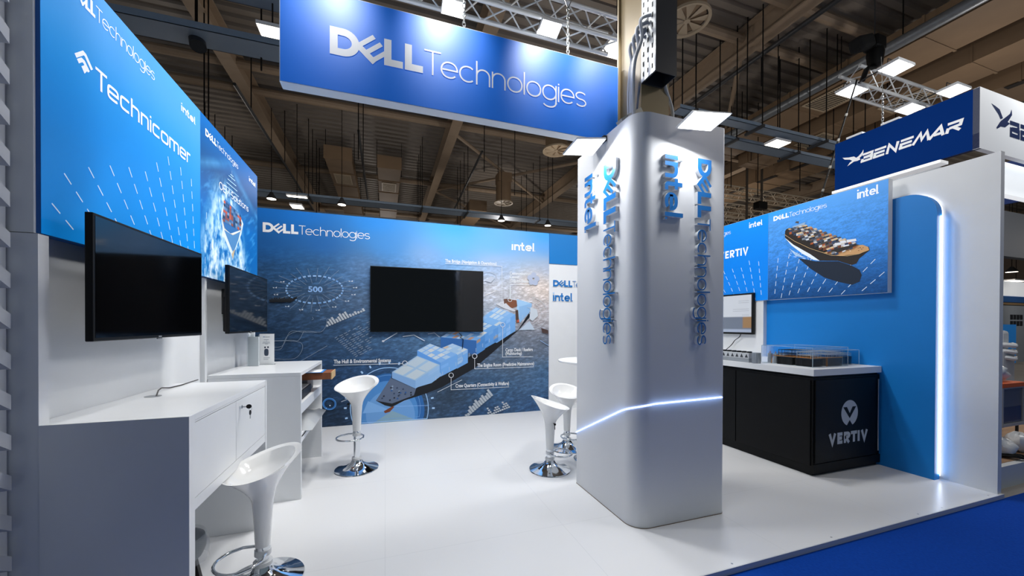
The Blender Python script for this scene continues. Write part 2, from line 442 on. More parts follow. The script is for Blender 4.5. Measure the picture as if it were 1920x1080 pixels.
# blue aisle carpet
c = MB().box(-12, 16, -5.5, 1.686, -.0449, -.036).build('aisle_carpet', M('blue_carpet', '#0a3f9c', .95, spec=.1, noise=.16, nscale=60, bump=.3))
tag(c, 'bright blue aisle carpet in front of the white stand floor', 'carpet')
def floor_mat():
    m = M('white_stand_floor', '#e2e3e4', .28, noise=.03, nscale=3)
    nt = m.node_tree; b = nt.nodes['Principled BSDF']
    tc = nt.nodes.new('ShaderNodeTexCoord'); br = nt.nodes.new('ShaderNodeTexBrick')
    br.offset = 0; br.inputs['Scale'].default_value = 1; br.inputs['Mortar Size'].default_value = .0016; br.inputs['Mortar Smooth'].default_value = .3
    br.inputs['Brick Width'].default_value = 1.22; br.inputs['Row Height'].default_value = 1.22
    br.inputs['Color1'].default_value = br.inputs['Color2'].default_value = (*lin('#e0e1e3'), 1); br.inputs['Mortar'].default_value = (*lin('#d0d2d5'), 1)
    nt.links.new(tc.outputs['Object'], br.inputs['Vector']); nt.links.new(br.outputs[0], b.inputs['Base Color'])
    return m
pl = thing('stand_floor', 'glossy white raised floor of the exhibition stand with faint panel joints', 'floor', (0, 0, -.04))
MB().box(-1.5, 5.06, 1.69, 5.95, -.04, 0).build('deck', floor_mat(), pl)
MB().box(-1.5, 5.062, 1.682, 1.69, -.04, .001).build('edge_trim', M('pale_edge_strip', '#c9ccd0', .4), pl)
for q in ((1380, 1062), (1716, 962), (1760, 950), (1850, 928), (1560, 1008)):
    p = at(q[0], q[1], 2, 0)
    MB().cyl((p.x, 1.715, -.001), (p.x, 1.715, .0012), .006, 10).build('screw_head', STEEL, pl)

# back wall, left unit wall, right walls
struct('wall_back', MB().box(-1.8, 5.1, YB, YB+.1, -.04, 3.0), WALLW)
wl = MB(); wl.box(-1.40, -1.33, 2.02, 3.46, 0, 3.0); wl.box(-1.42, XL, 1.97, 2.02, 0, 1.798); wl.box(-1.40, -1.295, 1.975, 2.02, 1.802, 3.0)
wl.box(-1.42, -1.30, 3.44, 3.475, 0, 1.8); wl.box(-1.40, -1.33, 3.475, 4.56, 0, 3.0); wl.box(-1.42, -1.30, 4.56, 4.6, 0, 3.0)
struct('wall_left', wl, WALLW)
struct('wall_right', MB().box(5.0, 5.06, 1.70, 5.82, -.04, 2.955), M('white_side_wall', '#e3e6e8', .5, noise=.02))
struct('wall_right_recess', MB().box(4.83, 4.98, 3.69, 5.82, 0, 2.93), WALLW)

# hall shell
struct('wall_far', MB().box(-26, 34, 35.5, 36, -.3, 9), M('hall_cladding', '#6f6257', .7, noise=.1))
struct('wall_hall_left', MB().box(-26.4, -26, -6, 36, -.3, 9), MC['hall_cladding'])
struct('wall_hall_right', MB().box(34, 34.4, -6, 36, -.3, 9), MC['hall_cladding'])
mb = MB(); prof = []; y = -5.0
while y < 35.5:
    prof += [(y, 7.98), (y+.09, 7.98), (y+.12, 7.92), (y+.25, 7.92)]; y += .28
vs = [(x, a, b) for x in (-26, 34) for a, b in prof]; n = len(prof)
mb.add(vs, [(i, i+1, n+i+1, n+i) for i in range(n-1)])
struct('ceiling', mb, DECK)
# steel frame of the roof
tn = 0
def trim(mb, mat):
    global tn
    tn += 1; struct('trim_%d' % tn, mb, mat)
def ibeam(x, y0, y1, zb, h, wf):
    m = MB(); m.box(x-wf/2, x+wf/2, y0, y1, zb, zb+.03); m.box(x-wf/2, x+wf/2, y0, y1, zb+h-.03, zb+h); m.box(x-.012, x+.012, y0, y1, zb+.03, zb+h-.03); return m
for x in (-8.85, -3.4, 2.0, 7.42, 12.85, 18.3): trim(ibeam(x, -5, 35, 7.38, .5, .3), BEIGED)
for y in (5.2, 6.2, 10.7, 11.8, 17.0, 22.3, 27.6): 
    m = MB()
    for r in ((-26, 34),): m.tube([(r[0], y, 7.72), (r[1], y, 7.72)], .1, 10)
    trim(m, BEIGED)
for a, b in (((2.1, 11.8), (7.3, 17)), ((2.1, 17), (7.3, 11.8)), ((2.1, 17.1), (7.3, 22.2)), ((7.5, 6.3), (12.7, 11.7))):
    trim(MB().tube([(a[0], a[1], 7.45), (b[0], b[1], 7.45)], .055, 8), BEIGED)

# the steel stanchion inside the white column
sx0, sx1, sy0, sy1 = 1.865, 2.125, 2.42, 2.74
m = MB(); m.box(sx0, sx1, sy0, sy0+.02, 0, 7.4); m.box(sx0, sx1, sy1-.02, sy1, 0, 7.4); m.box(sx0+.02, sx0+.03, sy0+.02, sy1-.02, 0, 7.4)
st = tag(m.build('steel_stanchion', BEIGE), 'beige steel hall post rising out of the top of the white column', 'post')

# ================================================================== back wall pictures
def wp(u, v): return at(u, v, 1, YB)
X0, X1, Z0, Z1 = -1.75, 2.632, 0.0, 3.0
mural = thing('wall_mural', 'large printed mural of a loaded container ship at sea across the back wall', 'mural', (X0, YB-.004, 0))
def mp(u, v):
    p = wp(u, v); return ((p.x-X0)/(X1-X0), (p.z-Z0)/(Z1-Z0))
samples = [(484, 392, (8, 96, 180)), (560, 400, (12, 104, 190)), (700, 412, (20, 118, 200)), (850, 424, (40, 140, 215)), (1026, 440, (40, 140, 215)),
 (400, 450, (10, 75, 140)), (490, 460, (16, 76, 138)), (600, 460, (22, 84, 150)), (720, 460, (48, 116, 180)), (850, 455, (80, 150, 212)), (930, 460, (82, 148, 210)), (1025, 465, (80, 138, 200)),
 (490, 510, (26, 58, 92)), (600, 500, (40, 74, 108)), (680, 500, (80, 106, 140)), (800, 480, (110, 140, 180)), (930, 495, (140, 155, 182)), (1025, 500, (152, 160, 178)),
 (490, 560, (30, 48, 70)), (600, 560, (44, 62, 84)), (680, 560, (66, 84, 108)), (920, 540, (165, 162, 165)), (1000, 530, (200, 182, 168)), (1026, 545, (196, 178, 165)),
 (500, 620, (22, 42, 66)), (620, 620, (34, 56, 82)), (700, 640, (50, 78, 108)), (800, 640, (60, 90, 122)), (1010, 590, (170, 160, 158)), (1026, 600, (150, 146, 150)),
 (610, 700, (26, 48, 76)), (700, 690, (34, 62, 96)), (1000, 640, (92, 98, 110)), (940, 665, (66, 80, 98)), (1026, 650, (80, 92, 110)),
 (610, 780, (18, 34, 54)), (700, 720, (30, 58, 92)), (850, 740, (38, 52, 68)), (920, 730, (44, 74, 106)), (1026, 700, (56, 88, 122)), (900, 780, (32, 60, 94)), (1026, 765, (36, 66, 104))]
fld = idw([(*mp(a, b), c) for a, b, c in samples])
def mural_fn(s, t):
    c = fld(s, t); x = s*(X1-X0); z = t*3
    n = fbm(x*16+z*6, z*46-x*9, 3); rip = np.clip((2.55-z)/.5, 0, 1)
    gl = np.clip((n-.47)*3, -1, 1)*rip
    c = np.minimum(c*1.12+6, 235); c = c*(1+.13*gl[..., None]) + np.clip(gl, 0, 1)[..., None]*np.array([26, 34, 44])*.5
    return c, rip
print_panel('sea_print', (X0, YB-.004, 0), (1, 0, 0), (0, 0, 1), X1-X0, 3.0, 330, 260, mural_fn, print_mat('sea_print', .0, .5, .26, (.6, 1, 2.2), 34), mural)
F_ = Vector((0, -1, 0))
class Art:
    """flat printed shapes on a wall plane, drawn from photograph points; later layers lie a hair in front"""
    def __init__(s, ax, val, sgn, zmin=None, base=.006, emis=0, pre=''):
        s.ax, s.val, s.N = ax, val, Vector([sgn if i == ax else 0 for i in range(3)]); s.mb = None; s.off = base; s.zmin = zmin; s.cols = []; s.emis = emis; s.pre = pre
    def start(s): s.mb = MB(); s.cols = []; return s
    def mi(s, col):
        if col not in s.cols: s.cols.append(col)
        return s.cols.index(col)
    def P(s, q):
        p = at(q[0], q[1], s.ax, s.val)
        if s.zmin is not None and p.z < s.zmin: p.z = s.zmin
        return p
    def poly(s, col, pts):
        s.off += .00003; s.mb.poly([s.P(q) for q in pts], s.N*s.off, s.mi(col)); return s
    def line(s, col, pts, wd=1.2):
        s.off += .00003; Q = [s.P(q) for q in pts]; i = s.mi(col)
        a, b = (1, 2) if s.ax == 0 else (0, 2)
        L, R_, c = stroke_quads([(p[a], p[b]) for p in Q], False, wd*.0076 if s.ax == 1 else wd*.0046)
        def W(p):
            o = [s.val]*3; o[a] = p[0]; o[b] = p[1]; return Vector(o)+s.N*s.off
        for k in range(len(Q)-1):
            s.mb.add([W(R_[k]), W(R_[k+1]), W(L[k+1]), W(L[k])], [(0, 1, 2, 3)], i)
        return s
    def ring(s, col, c, rx, ry, wd, a0=0, a1=360, n=48):
        pts = [(c[0]+rx*math.cos(math.radians(a0+(a1-a0)*k/n)), c[1]+ry*math.sin(math.radians(a0+(a1-a0)*k/n))) for k in range(n+1)]
        if s.zmin is not None: pts = [q for q in pts if at(q[0], q[1], s.ax, s.val).z > s.zmin+.004]
        return s.line(col, pts, wd) if len(pts) > 1 else s
    def disc(s, col, c, rx, ry, n=40):
        return s.poly(col, [(c[0]+rx*math.cos(2*PI*k/n), c[1]+ry*math.sin(2*PI*k/n)) for k in range(n)])
    def done(s, name, parent):
        mats = [M('%sink_%s' % (s.pre, c.lstrip('#')), c, .5, spec=.4, emis=s.emis) for c in s.cols]
        return s.mb.build(name, mats, parent)
A = Art(1, YB, -1, 0.002)
# globe under the bow
A.start(); A.disc('#2a66a8', (730, 768), 66, 68)
A.disc('#4d8ccd', (728, 772), 56, 58); A.disc('#6b9fd8', (732, 778), 46, 46); A.poly('#86a9bd', [(735, 770), (700, 800), (780, 800)])
A.poly('#7db0e6', [(735, 770), (690, 752), (680, 775)])
A.ring('#9cc4ee', (730, 765), 73, 76, 1.6); A.ring('#6f9fd4', (730, 765), 58, 62, .8)
A.line('#8fbdf0', [(735, 762), (804, 760)], .8); A.line('#8fbdf0', [(735, 762), (796, 735)], .6)
for k in range(28):
    a = math.radians(k*360/28); a2 = (730+80*math.cos(a), 765+83*math.sin(a)); a3 = (730+85*math.cos(a), 765+88*math.sin(a))
    if at(*a3, 1, YB).z > .02 and at(*a2, 1, YB).z > .02: A.line('#a9cdf3', [a2, a3], 3.2)
A.done('globe_graphic', mural)
# the ship
A.start()
A.poly('#15181f', [(704.7, 751), (735, 756), (778.5, 727), (809, 717), (858, 689), (894, 661), (924, 643.5), (971, 619), (996, 580), (995, 592), (971.5, 619.5), (925.5, 659), (890, 690), (846, 715.5), (829, 725.5), (800.5, 737), (758, 751), (735, 763), (722, 760)])
A.poly('#15181f', [(778.5, 727), (809, 716), (810, 721), (858, 689), (996, 580), (973, 597), (924, 640), (894, 658), (840, 700)])
A.poly('#7a4228', [(735, 762), (740, 762), (731, 772), (722, 774.5), (719.5, 771)])
A.poly('#5d6b84', [(704.7, 751), (733, 708), (780, 729), (776, 741), (735, 756.5)])
A.poly('#28425f', [(733, 709), (735, 698), (779, 714), (778.5, 729)])
for k in range(26):
    x = random.uniform(712, 772); y = random.uniform(722, 750)
    if y > 752-(x-704)*.95: A.poly(random.choice(['#1c2634', '#8fa2b8', '#32455e', '#2a5a94']), [(x, y), (x+3, y-1.2), (x+3.6, y+1.6), (x+.6, y+2.4)])
def lerp(a, b, t): return (a[0]+(b[0]-a[0])*t, a[1]+(b[1]-a[1])*t)
def quadp(Q, s, t): return lerp(lerp(Q[0], Q[1], s), lerp(Q[3], Q[2], s), t)
def stack(top, dl, dr, ctop, cl, cr, rows, cols, tops, sides):
    """top = four corners (left, back, right, front); dl / dr drop of left-front and right-front faces"""
    L, B, R_, Fp = top
    A.poly(cl, [L, Fp, (Fp[0], Fp[1]+dr), (L[0], L[1]+dl)])
    A.poly(cr, [Fp, R_, (R_[0], R_[1]+dr), (Fp[0], Fp[1]+dr)])
    A.poly(ctop, [L, B, R_, Fp]); Q = [L, B, R_, Fp]
    for i in range(rows):
        for j in range(cols):
            if random.random() < tops[0]:
                a, b, c_, d = [quadp(Q, (i+p)/rows, (j+q)/cols) for p, q in ((.06, .1), (.94, .1), (.94, .86), (.06, .86))]
                A.poly(random.choice(tops[1]), [a, b, c_, d])
    for i in range(sides[0]):
        for j in range(4):
            if random.random() < .55:
                a = lerp(Fp, R_, (i+.06)/sides[0]); b = lerp(Fp, R_, (i+.94)/sides[0]); y0 = dr*(j+.05)/4; y1 = dr*(j+.9)/4
                A.poly(random.choice(sides[1]), [(a[0], a[1]+y0), (b[0], b[1]+y0), (b[0], b[1]+y1), (a[0], a[1]+y1)])
PT = ['#c3d2de', '#b3cbe0', '#aac6e2', '#cdd3d6']; PS = ['#8fb4dc', '#7fabdc', '#9cbde0', '#86a9d4']
PD = ['#5a94d2', '#4a84c6', '#6ea2da', '#8c96a8', '#a58a78', '#3f78ba']
A.poly('#9cc3e6', [(969, 561), (997, 569), (996, 582), (973, 603), (969, 580)])
A.poly('#8ab4de', [(973, 575), (997, 569), (996, 582), (974, 606)])
stack([(898, 600), (930, 576), (966, 589.5), (931, 612)], 30, 31, '#7fb0e2', '#5f96d6', '#6fa4de', 3, 5, (.6, ['#b8cfe4', '#a6c6e6', '#8fb8e4', '#c2cfd8']), (4, ['#7aaee6', '#86b4e6', '#6ca2de']))
stack([(868, 618), (898, 601), (934, 613), (906, 629)], 20, 26, '#6aa0da', '#3d74b4', '#5c96d6', 3, 4, (.5, PT), (3, PD))
stack([(826, 632), (846, 620), (909, 628), (893, 638.5)], 20, 27, '#6da2d8', '#2f62a2', '#4f88c8', 2, 7, (.5, PT+['#7a8ea4', '#b08a74']), (2, PD))
stack([(829, 652), (848, 644), (877, 655), (857, 666)], 18, 25, '#9dbfe0', '#6b9ed8', '#6ba2de', 2, 5, (.7, PT+['#c9b9a8']), (2, PS))
stack([(782, 657), (806, 644), (857, 664), (826, 680)], 12, 26, '#7fb0e6', '#5d98de', '#70a8e4', 3, 5, (.7, PT), (2, ['#7ab0ea', '#70a6e4']))
stack([(735, 697.5), (782, 667), (824.5, 684), (779, 713.5)], 11, 15, '#9fbfdc', '#7fa8d8', '#8db6e2', 2, 2, (1, ['#b9cad8', '#b4c6d4', '#c0cdd6']), (2, ['#95bbe4', '#8ab4e0']))
A.poly('#8db6e2', [(779, 727), (824.5, 698), (829, 703), (809, 718)])
A.poly('#7b4c35', [(944, 571), (953, 561), (968, 563), (969.5, 574), (957, 579)]); A.poly('#c8ccd4', [(929, 570), (944, 564), (956, 576), (968, 583), (962, 584), (944, 578)])
A.poly('#64463a', [(944, 561), (951, 560), (953, 566), (945, 570)]); A.poly('#4b3a33', [(966, 582), (971, 581), (973, 605), (967, 606)]); A.poly('#b4563a', [(969, 600), (973, 599), (973, 604), (969, 605)])
for k in range(30):
    t = k/29; p = lerp((812, 716), (992, 588), t); q = lerp((809, 714), (990, 586), t)
    if k % 2: A.line('#b9c6d6', [(q[0]+2, q[1]-4), (q[0]+2, q[1]+3)], .7)
A.line('#dfe7ee', [(866, 712), (846, 722), (820, 735)], .8)
A.done('ship_picture', mural)
# screen-style graphics printed round the ship
A.start(); BL = '#7fa9da'; PW = '#c9d2dc'; PG = '#8796a8'
for k in range(34):
    a0 = k*360/34; A.ring(random.choice([BL, '#6f9cd2', '#8fb6e2']), (590, 543), 53, 25.5, 2.9, a0+90-3.3, a0+90+3.3, 3)
for k in range(24):
    a = math.radians(k*15+5); r0 = .45 if k % 2 else .62; r1 = random.uniform(1.25, 1.55)
    A.line(PG, [(590+53*r0*math.cos(a), 543+25.5*r0*math.sin(a)), (590+53*r1*math.cos(a), 543+25.5*r1*math.sin(a)*1.15)], .45)
for (x, y) in ((516, 539), (518, 552), (530, 528), (539, 574), (565, 580), (596, 581), (627, 575), (651, 564), (663, 552), (666, 539), (658, 527)):
    A.poly(PW, [(x-4, y-.5), (x, y+1), (x-3.4, y+1.6)]); A.poly(PW, [(x, y+1), (x+3.6, y-1.4), (x+3.6, y+1.8)])
bars = [5, 12, 16, 18, 10, 13, 19, 16, 18, 8, 6, 9, 6, 5, 8]
for i, b in enumerate(bars):
    x = 613+i*4.9; y = 613-i*2.05; A.poly('#b4bcc4', [(x, y), (x+3.4, y-1.6), (x+3.4-b*.42, y-1.6-b*.62), (x-b*.42, y-b*.62)])
for i in range(13):
    for j in range(9):
        if random.random() < .8:
            x = 628+j*8.5+i*3.2; y = 634-j*4.1+i*2.9
            if x < 694: A.line('#93a1b0', [(x, y), (x+random.uniform(3.5, 7.5), y-2.6)], .9)
def curve(pts, n=14):
    out = []
    for i in range(len(pts)-1):
        p0 = pts[max(0, i-1)]; p1 = pts[i]; p2 = pts[i+1]; p3 = pts[min(len(pts)-1, i+2)]
        for k in range(n):
            t = k/n; out.append(tuple(.5*((2*p1[d])+(-p0[d]+p2[d])*t+(2*p0[d]-5*p1[d]+4*p2[d]-p3[d])*t*t+(-p0[d]+3*p1[d]-3*p2[d]+p3[d])*t**3) for d in (0, 1)))
    return out+[pts[-1]]
A.line(PG, curve([(506, 655), (527, 654), (538, 632), (555, 622), (580, 621), (602, 622), (612, 610), (614, 598), (622, 600)]), .6)
A.line(PG, curve([(506, 651), (530, 648), (545, 622), (570, 623), (594, 623)]), .6)
A.line(PG, curve([(506, 639), (545, 638), (560, 638), (570, 622), (574, 622)]), .6); A.line(PG, curve([(506, 640), (540, 639), (565, 643), (566, 658), (552, 672), (520, 673), (506, 671)]), .6)
A.line(PG, [(562, 678), (585, 665), (614, 648)], .7); A.line(PG, [(585, 600), (588, 598), (586, 594)], .5); A.line(PG, [(600, 600), (612, 596)], .5)
A.line(PW, [(718, 640), (745, 624)], 1.6); A.disc(PW, (718.5, 639.5), 2.4, 1.8); A.line(PW, [(755, 631), (776, 628), (796, 639)], 1.3); A.line(PW, [(802, 626), (814, 624), (824, 632)], 1)
A.line('#a9b3c0', [(640, 753), (652, 748)], 1.4)
A.ring('#2f6db4', (618, 757), 11, 9.5, 2.8); A.ring('#5f9fe0', (618, 757), 12.5, 11, .7); A.disc('#dfe7ee', (619, 760), 1.3, 1.1); A.disc('#8fc0f4', (612, 765), 1.2, 1)
# outlines by the stern and the lower right
for r in (18, 34, 46): A.ring('#c9d0d6', (982, 588), r*.95, r*.72, .6, -70, 70)
for k in range(7):
    a = math.radians(-65+k*22); A.line('#c9d0d6', [(982+30*math.cos(a), 588+24*math.sin(a)), (982+44*math.cos(a), 588+33*math.sin(a))], .5)
A.poly('#b8c8d8', [(972, 619), (992, 602), (1002, 618)]); A.poly('#c6cfd8', [(994, 576), (1006, 580), (1008, 592), (998, 602), (992, 598)])
A.ring('#b9c0cc', (915, 522), 16, 12, .7); A.poly('#b4bccb', [(908, 527), (920, 518), (927, 522), (920, 530)])
for dx, dy in ((-6, -3), (1, -8), (7, -1), (-3, 5), (4, 6)): A.disc('#aeb8cf', (999+dx, 524+dy), 5, 5.4, 14)
A.line('#d6d4d2', [(907, 555), (930, 545)], 1); A.line('#cfd6dc', [(956, 561), (956, 536)], 2.6)
A.poly('#4d3c38', [(1014, 615), (1027, 619), (1027, 626), (1016, 624)])
A.line('#8fb6e4', [(1012, 638), (1028, 648)], 1)
for i in range(14):
    x = 871+i*3.9; h = [4, 6, 5, 9, 13, 10, 12, 15, 10, 12, 14, 9, 11, 15][i]; y = 786-i*3.3
    A.poly('#aeb9c4', [(x-1, y), (x+2.6, y-2.2), (x+2.6-h*.6, y-2.2-h*.8), (x-1-h*.6, y-h*.8)])
for i in range(10):
    x = 917+i*4; y = 779-i*1.6; n = [2, 4, 1, 2, 3, 3, 1, 2, 4, 3][i]
    for j in range(n): A.poly('#c3ccd4', [(x-j*2.6, y-j*3.4), (x+3-j*2.6, y-1.4-j*3.4), (x+1.4-j*2.6, y-3.6-j*3.4), (x-1.6-j*2.6, y-2.2-j*3.4)])
# small boat on the far left
A.poly('#171a1f', [(505, 562), (507, 567), (545, 567), (556, 561), (558, 556), (548, 560), (530, 560)])
for k in range(9): A.poly('#23272e', [(509+k*4.6, 560-(k % 3)), (512+k*4.6, 559-(k % 2)*2), (513+k*4.6, 563), (509+k*4.6, 563)])
A.done('instrument_graphics', mural)
# call-out lines
A.start(); LN = '#d5dae0'
A.line(LN, [(625.5, 684.5), (754, 681.5)], 1); A.ring(LN, (759, 680.5), 4.3, 4.1, 1.2)
A.line(LN, [(834.5, 494.3), (940.5, 499.5), (940.5, 566)], .9); A.ring(LN, (940, 571), 4, 4, 1)
A.line(LN, [(996, 534), (955.5, 533.7), (955.5, 557)], .8); A.ring(LN, (955.5, 562), 3.6, 3.6, 1)
A.ring(LN, (942, 609), 4, 4, 1.1); A.line(LN, [(942, 613), (941.5, 669.2), (999, 668.5)], 1)
A.ring(LN, (889.5, 667.5), 4.3, 4.3, 1.2); A.line(LN, [(889.5, 672), (889.5, 691.3), (1000, 687.5)], 1)
A.ring(LN, (845.5, 703.3), 4.3, 4.3, 1.2); A.line(LN, [(845.5, 708), (845.5, 730.5), (954, 725)], 1)
A.done('callout_lines', mural)
CAP = M('mural_caption', '#dfe3e8', .5)
for txt, a, b, t in (('The Hull & Environmental Systems', (626, 681.5), (733, 678), (626, 674.5)), ('The Bridge (Navigation & Operations)', (834.5, 492), (931, 495.5), (834.5, 486)),
                     ('Communications', (955.5, 515), (995, 516.5), (955.5, 509.5)), ('Center', (955.5, 521.8), (973, 522.5), (955.5, 516.5)), ('(Ship-to-Shore)', (955.5, 529), (993, 530), (955.5, 523.3)),
                     ('Cargo Deck / Reefers', (947.5, 659), (998.5, 658), (947.5, 653)), ('(Monitoring)', (947.5, 665.5), (978, 665), (947.5, 660)),
                     ('The Engine Room (Predictive Maintenance)', (894.5, 688), (1001, 684), (894.5, 681.5)), ('Crew Quarters (Connectivity & Welfare)', (854, 726.5), (954, 722), (854, 720))):
    text_px(txt, mural, 1, YB, -1, a, b, t, CAP, 'caption', .028, .0092)
text_px('500', mural, 1, YB, -1, (578, 547), (605, 543), (578, 537), M('mural_number', '#86aee0', .5), 'gauge_number', .03, .0092)
dell_logo(mural, 1, YB, -1, (492.8, 434.8), (559.5, 439.5), (492.8, 416.8), (693.5, 448), SIGNW, .006)
intel_logo(mural, 1, YB, -1, (959, 468.8), (1003, 472), (959, 453), SIGNW, M('pale_blue_dot', '#6fc0f5', .5), .006)
# white end of the back wall with its blue header and raised lettering
tag(MB().box(2.634, 4.99, YB-.012, YB-.0005, 2.49, 3.0).build('header_panel', M('header_blue', '#0478c4', .5)), 'plain blue header band above the white end of the back wall', 'panel')
BLUEL = M('letter_blue_face', '#1a72bd', .35); LSIDE = M('letter_white_side', '#dcdfe3', .45)
rl = thing('raised_lettering', 'small raised blue company lettering on the white end of the back wall', 'lettering', (2.67, YB, 2.1))
def raised_logo(parent, f, L, H, L2, what, thick):
    if what == 'dell':
        S, w_ = dell_strokes(); put(S, w_, f, L, H, [BLUEL, LSIDE], 'company_lettering', parent, thick, 0)
        S, w_ = layout('Technologies', .075, .085, .70, 2.1, 1.16); put(S, w_, (f[0]+f[1]*(L+H*.05), f[1], f[2], f[3]), L2-L-H*.05, H*.97, [BLUEL, LSIDE], 'light_lettering', parent, thick, 0)
    else:
        S, w_ = intel_strokes(); D = S.pop(1)
        put(S, w_, f, L*.955, H, [BLUEL, LSIDE], 'partner_lettering', parent, thick, 0)
        put([D], w_, f, L*.955, H, [M('letter_pale_blue', '#9fc4ea', .35), LSIDE], 'letter_dot', parent, thick, 0)
        q = H*.09; put([([(0, .07), (.14, .07)], False, .14)], .14, (f[0]+f[1]*(L-q), f[1], f[2], f[3]), q, H, [BLUEL, LSIDE], 'full_stop', parent, thick, 0)
f = fr(1, YB, -1, (1036.3, 537)); L, H = span(1, YB, -1, (1036.3, 537), (1072.5, 538.5), (1036.3, 525))
raised_logo(rl, f, L, H, L*2.95, 'dell', .015)
f = fr(1, YB, -1, (1036, 564.4)); L, H = span(1, YB, -1, (1036, 564.4), (1073, 564.4), (1069.5, 549.7))
raised_logo(rl, f, L, H, 0, 'intel', .015)

# ================================================================== televisions
def tv(name, label, ax, val, sgn, a0, a1, z0, z1, wall, bezel=.012, thick=.028, bulge=True, screen=None, logo=True):
    """flat set whose screen lies in plane ax = val facing sgn; wall = coordinate of the wall behind"""
    N = Vector((0, 0, 0)); N[ax] = sgn
    loc = Vector((0, 0, z0)); loc[ax] = val; loc[1-ax] = (a0+a1)/2
    t = thing(name, label, 'television', loc)
    def B(p0, p1, b0, b1, c0, c1):
        lo, hi = sorted((p0, p1)); m = MB()
        if ax == 0: m.box(lo, hi, b0, b1, c0, c1)
        else: m.box(b0, b1, lo, hi, c0, c1)
        return m
    d = -sgn
    B(val, val+d*thick, a0, a1, z0, z1).build('case', BLACKP, t, bevel=.004)
    if bulge: B(val+d*thick, val+d*(thick+.035), a0+.06, a1-.06, z0+.015, z0+(z1-z0)*.55).build('rear_housing', BLACKP, t, bevel=.01)
    B(val+sgn*.001, val-d*.0, a0+bezel, a1-bezel, z0+bezel*1.3, z1-bezel).build('screen', screen or SCREEN, t)
    m = B(val+d*thick, wall+sgn*.001, (a0+a1)/2-.12, (a0+a1)/2+.12, z0+(z1-z0)*.3, z0+(z1-z0)*.7); m.build('wall_bracket', DARKM, t)
    if logo:
        B(val+sgn*.0008, val+d*.006, (a0+a1)/2-.02, (a0+a1)/2+.02, z0-.006, z0).build('sensor_bar', M('grey_plastic', '#6c7076', .4), t)
        B(val+sgn*.0012, val, (a0+a1)/2-.014, (a0+a1)/2+.014, z0+.004, z0+.011).build('badge', M('badge_grey', '#8b8f94', .4), t)
    return t
tv('wall_television', 'black flat television mounted above the near desk, under the bright blue sign', 0, -1.15, 1, 2.03, 3.003, 1.373, 1.912, -1.33)
tv('wall_television.001', 'black flat television above the far desk, its screen mirroring the mural', 0, -1.15, 1, 3.455, 4.45, 1.371, 1.908, -1.33)
t3 = tv('wall_television.002', 'large black television hanging on the ship mural', 1, YB-.06, -1, -.208, 1.469, 1.335, 2.293, YB-.012, .01, .03, False, logo=False)
pts = [wp(860, 624), wp(866, 630), wp(862, 632), wp(868, 636), wp(867, 648), wp(866.5, 654)]
MB().tube([p+Vector((0, -.02, 0)) for p in pts], .006, 6).build('loose_lead', BLACKP, t3, smooth=True)

# ================================================================== left wall light-box signs
DX = .0
def left_sign(name, label, y0, y1, fn, emis, pm):
    t = thing(name, label, 'sign', (XL, y0, 1.8))
    MB().box(-1.40 if False else -1.3295, XL-.001, y0, y1, 1.803, 3.0).build('frame', M('sign_frame_blue', '#0c5aa6', .5), t)
    print_panel('printed_face', (XL, y0, 1.803), (0, 1, 0), (0, 0, 1), y1-y0, 1.197, *pm, fn, print_mat(name+'_print', emis, .45), t)
    return t
def l1(s, t):
    top = np.array([72, 150, 218.]); mid = np.array([0, 132, 216.])  # lighter top: the floods' wash is put into the print colours
    k = np.clip((t-.42)/.5, 0, 1)[..., None]; k = k*k*(3-2*k); c = mid*(1-k)+top*k
    e = np.clip(1-s/.25, 0, 1)[..., None]*np.clip(1-abs(t-.35)/.5, 0, 1)[..., None]
    return c*(1-.12*e), 0
EM = .32
ls1 = left_sign('backlit_sign', 'bright blue backlit sign with white lettering and a radio-wave symbol over the near desk', 1.985, 3.32, l1, EM, (30, 30))
LW = M('backlit_white', '#f4f7fa', .5, emis=.25)
dY, dZ = at(173, 38.5, 0, XL), 0
# heavy word partly cut by the frame of the photo
f = fr(0, XL, 1, (190.5, 48.5)); Lt, Ht = span(0, XL, 1, (190.5, 48.5), (289, 150), (190.5, 22))
S, w_ = layout('Technologies', .075, .07, .70, 2.1, 1.16); put(S, w_, (f[0]-Vector((0, .04, 0)), f[1], f[2], f[3]), Lt+.04, Ht, LW, 'light_lettering', ls1)
S, w_ = dell_strokes(); Ld = Ht*2.05; put(S, w_, (f[0]-Vector((0, .045+Ld, 0)), f[1], f[2], f[3]), Ld, Ht, LW, 'company_lettering', ls1)
intel_logo(ls1, 0, XL, 1, (339, 206.5), (366, 233.5), (339, 192), LW)
f = fr(0, XL, 1, (178, 163)); L, H = span(0, XL, 1, (178, 163), (355, 310), (178, 124))
S, w_ = layout('Technicomer', .10, .125, .72, 4.2, 1.08); put(S, w_, f, L, H, LW, 'name_lettering', ls1)
A = Art(0, XL, 1, None, .001, .25, 'lit_'); A.start()
A.line('#f4f7fa', [(141, 104), (156, 99), (160, 104), (172, 131)], 3.6); A.line('#f4f7fa', [(145.5, 114.5), (153, 112), (157, 116), (166, 135)], 3.6); A.poly('#f4f7fa', [(152, 124), (158, 122), (163, 133), (158, 138)])
A.done('radio_wave_symbol', ls1)
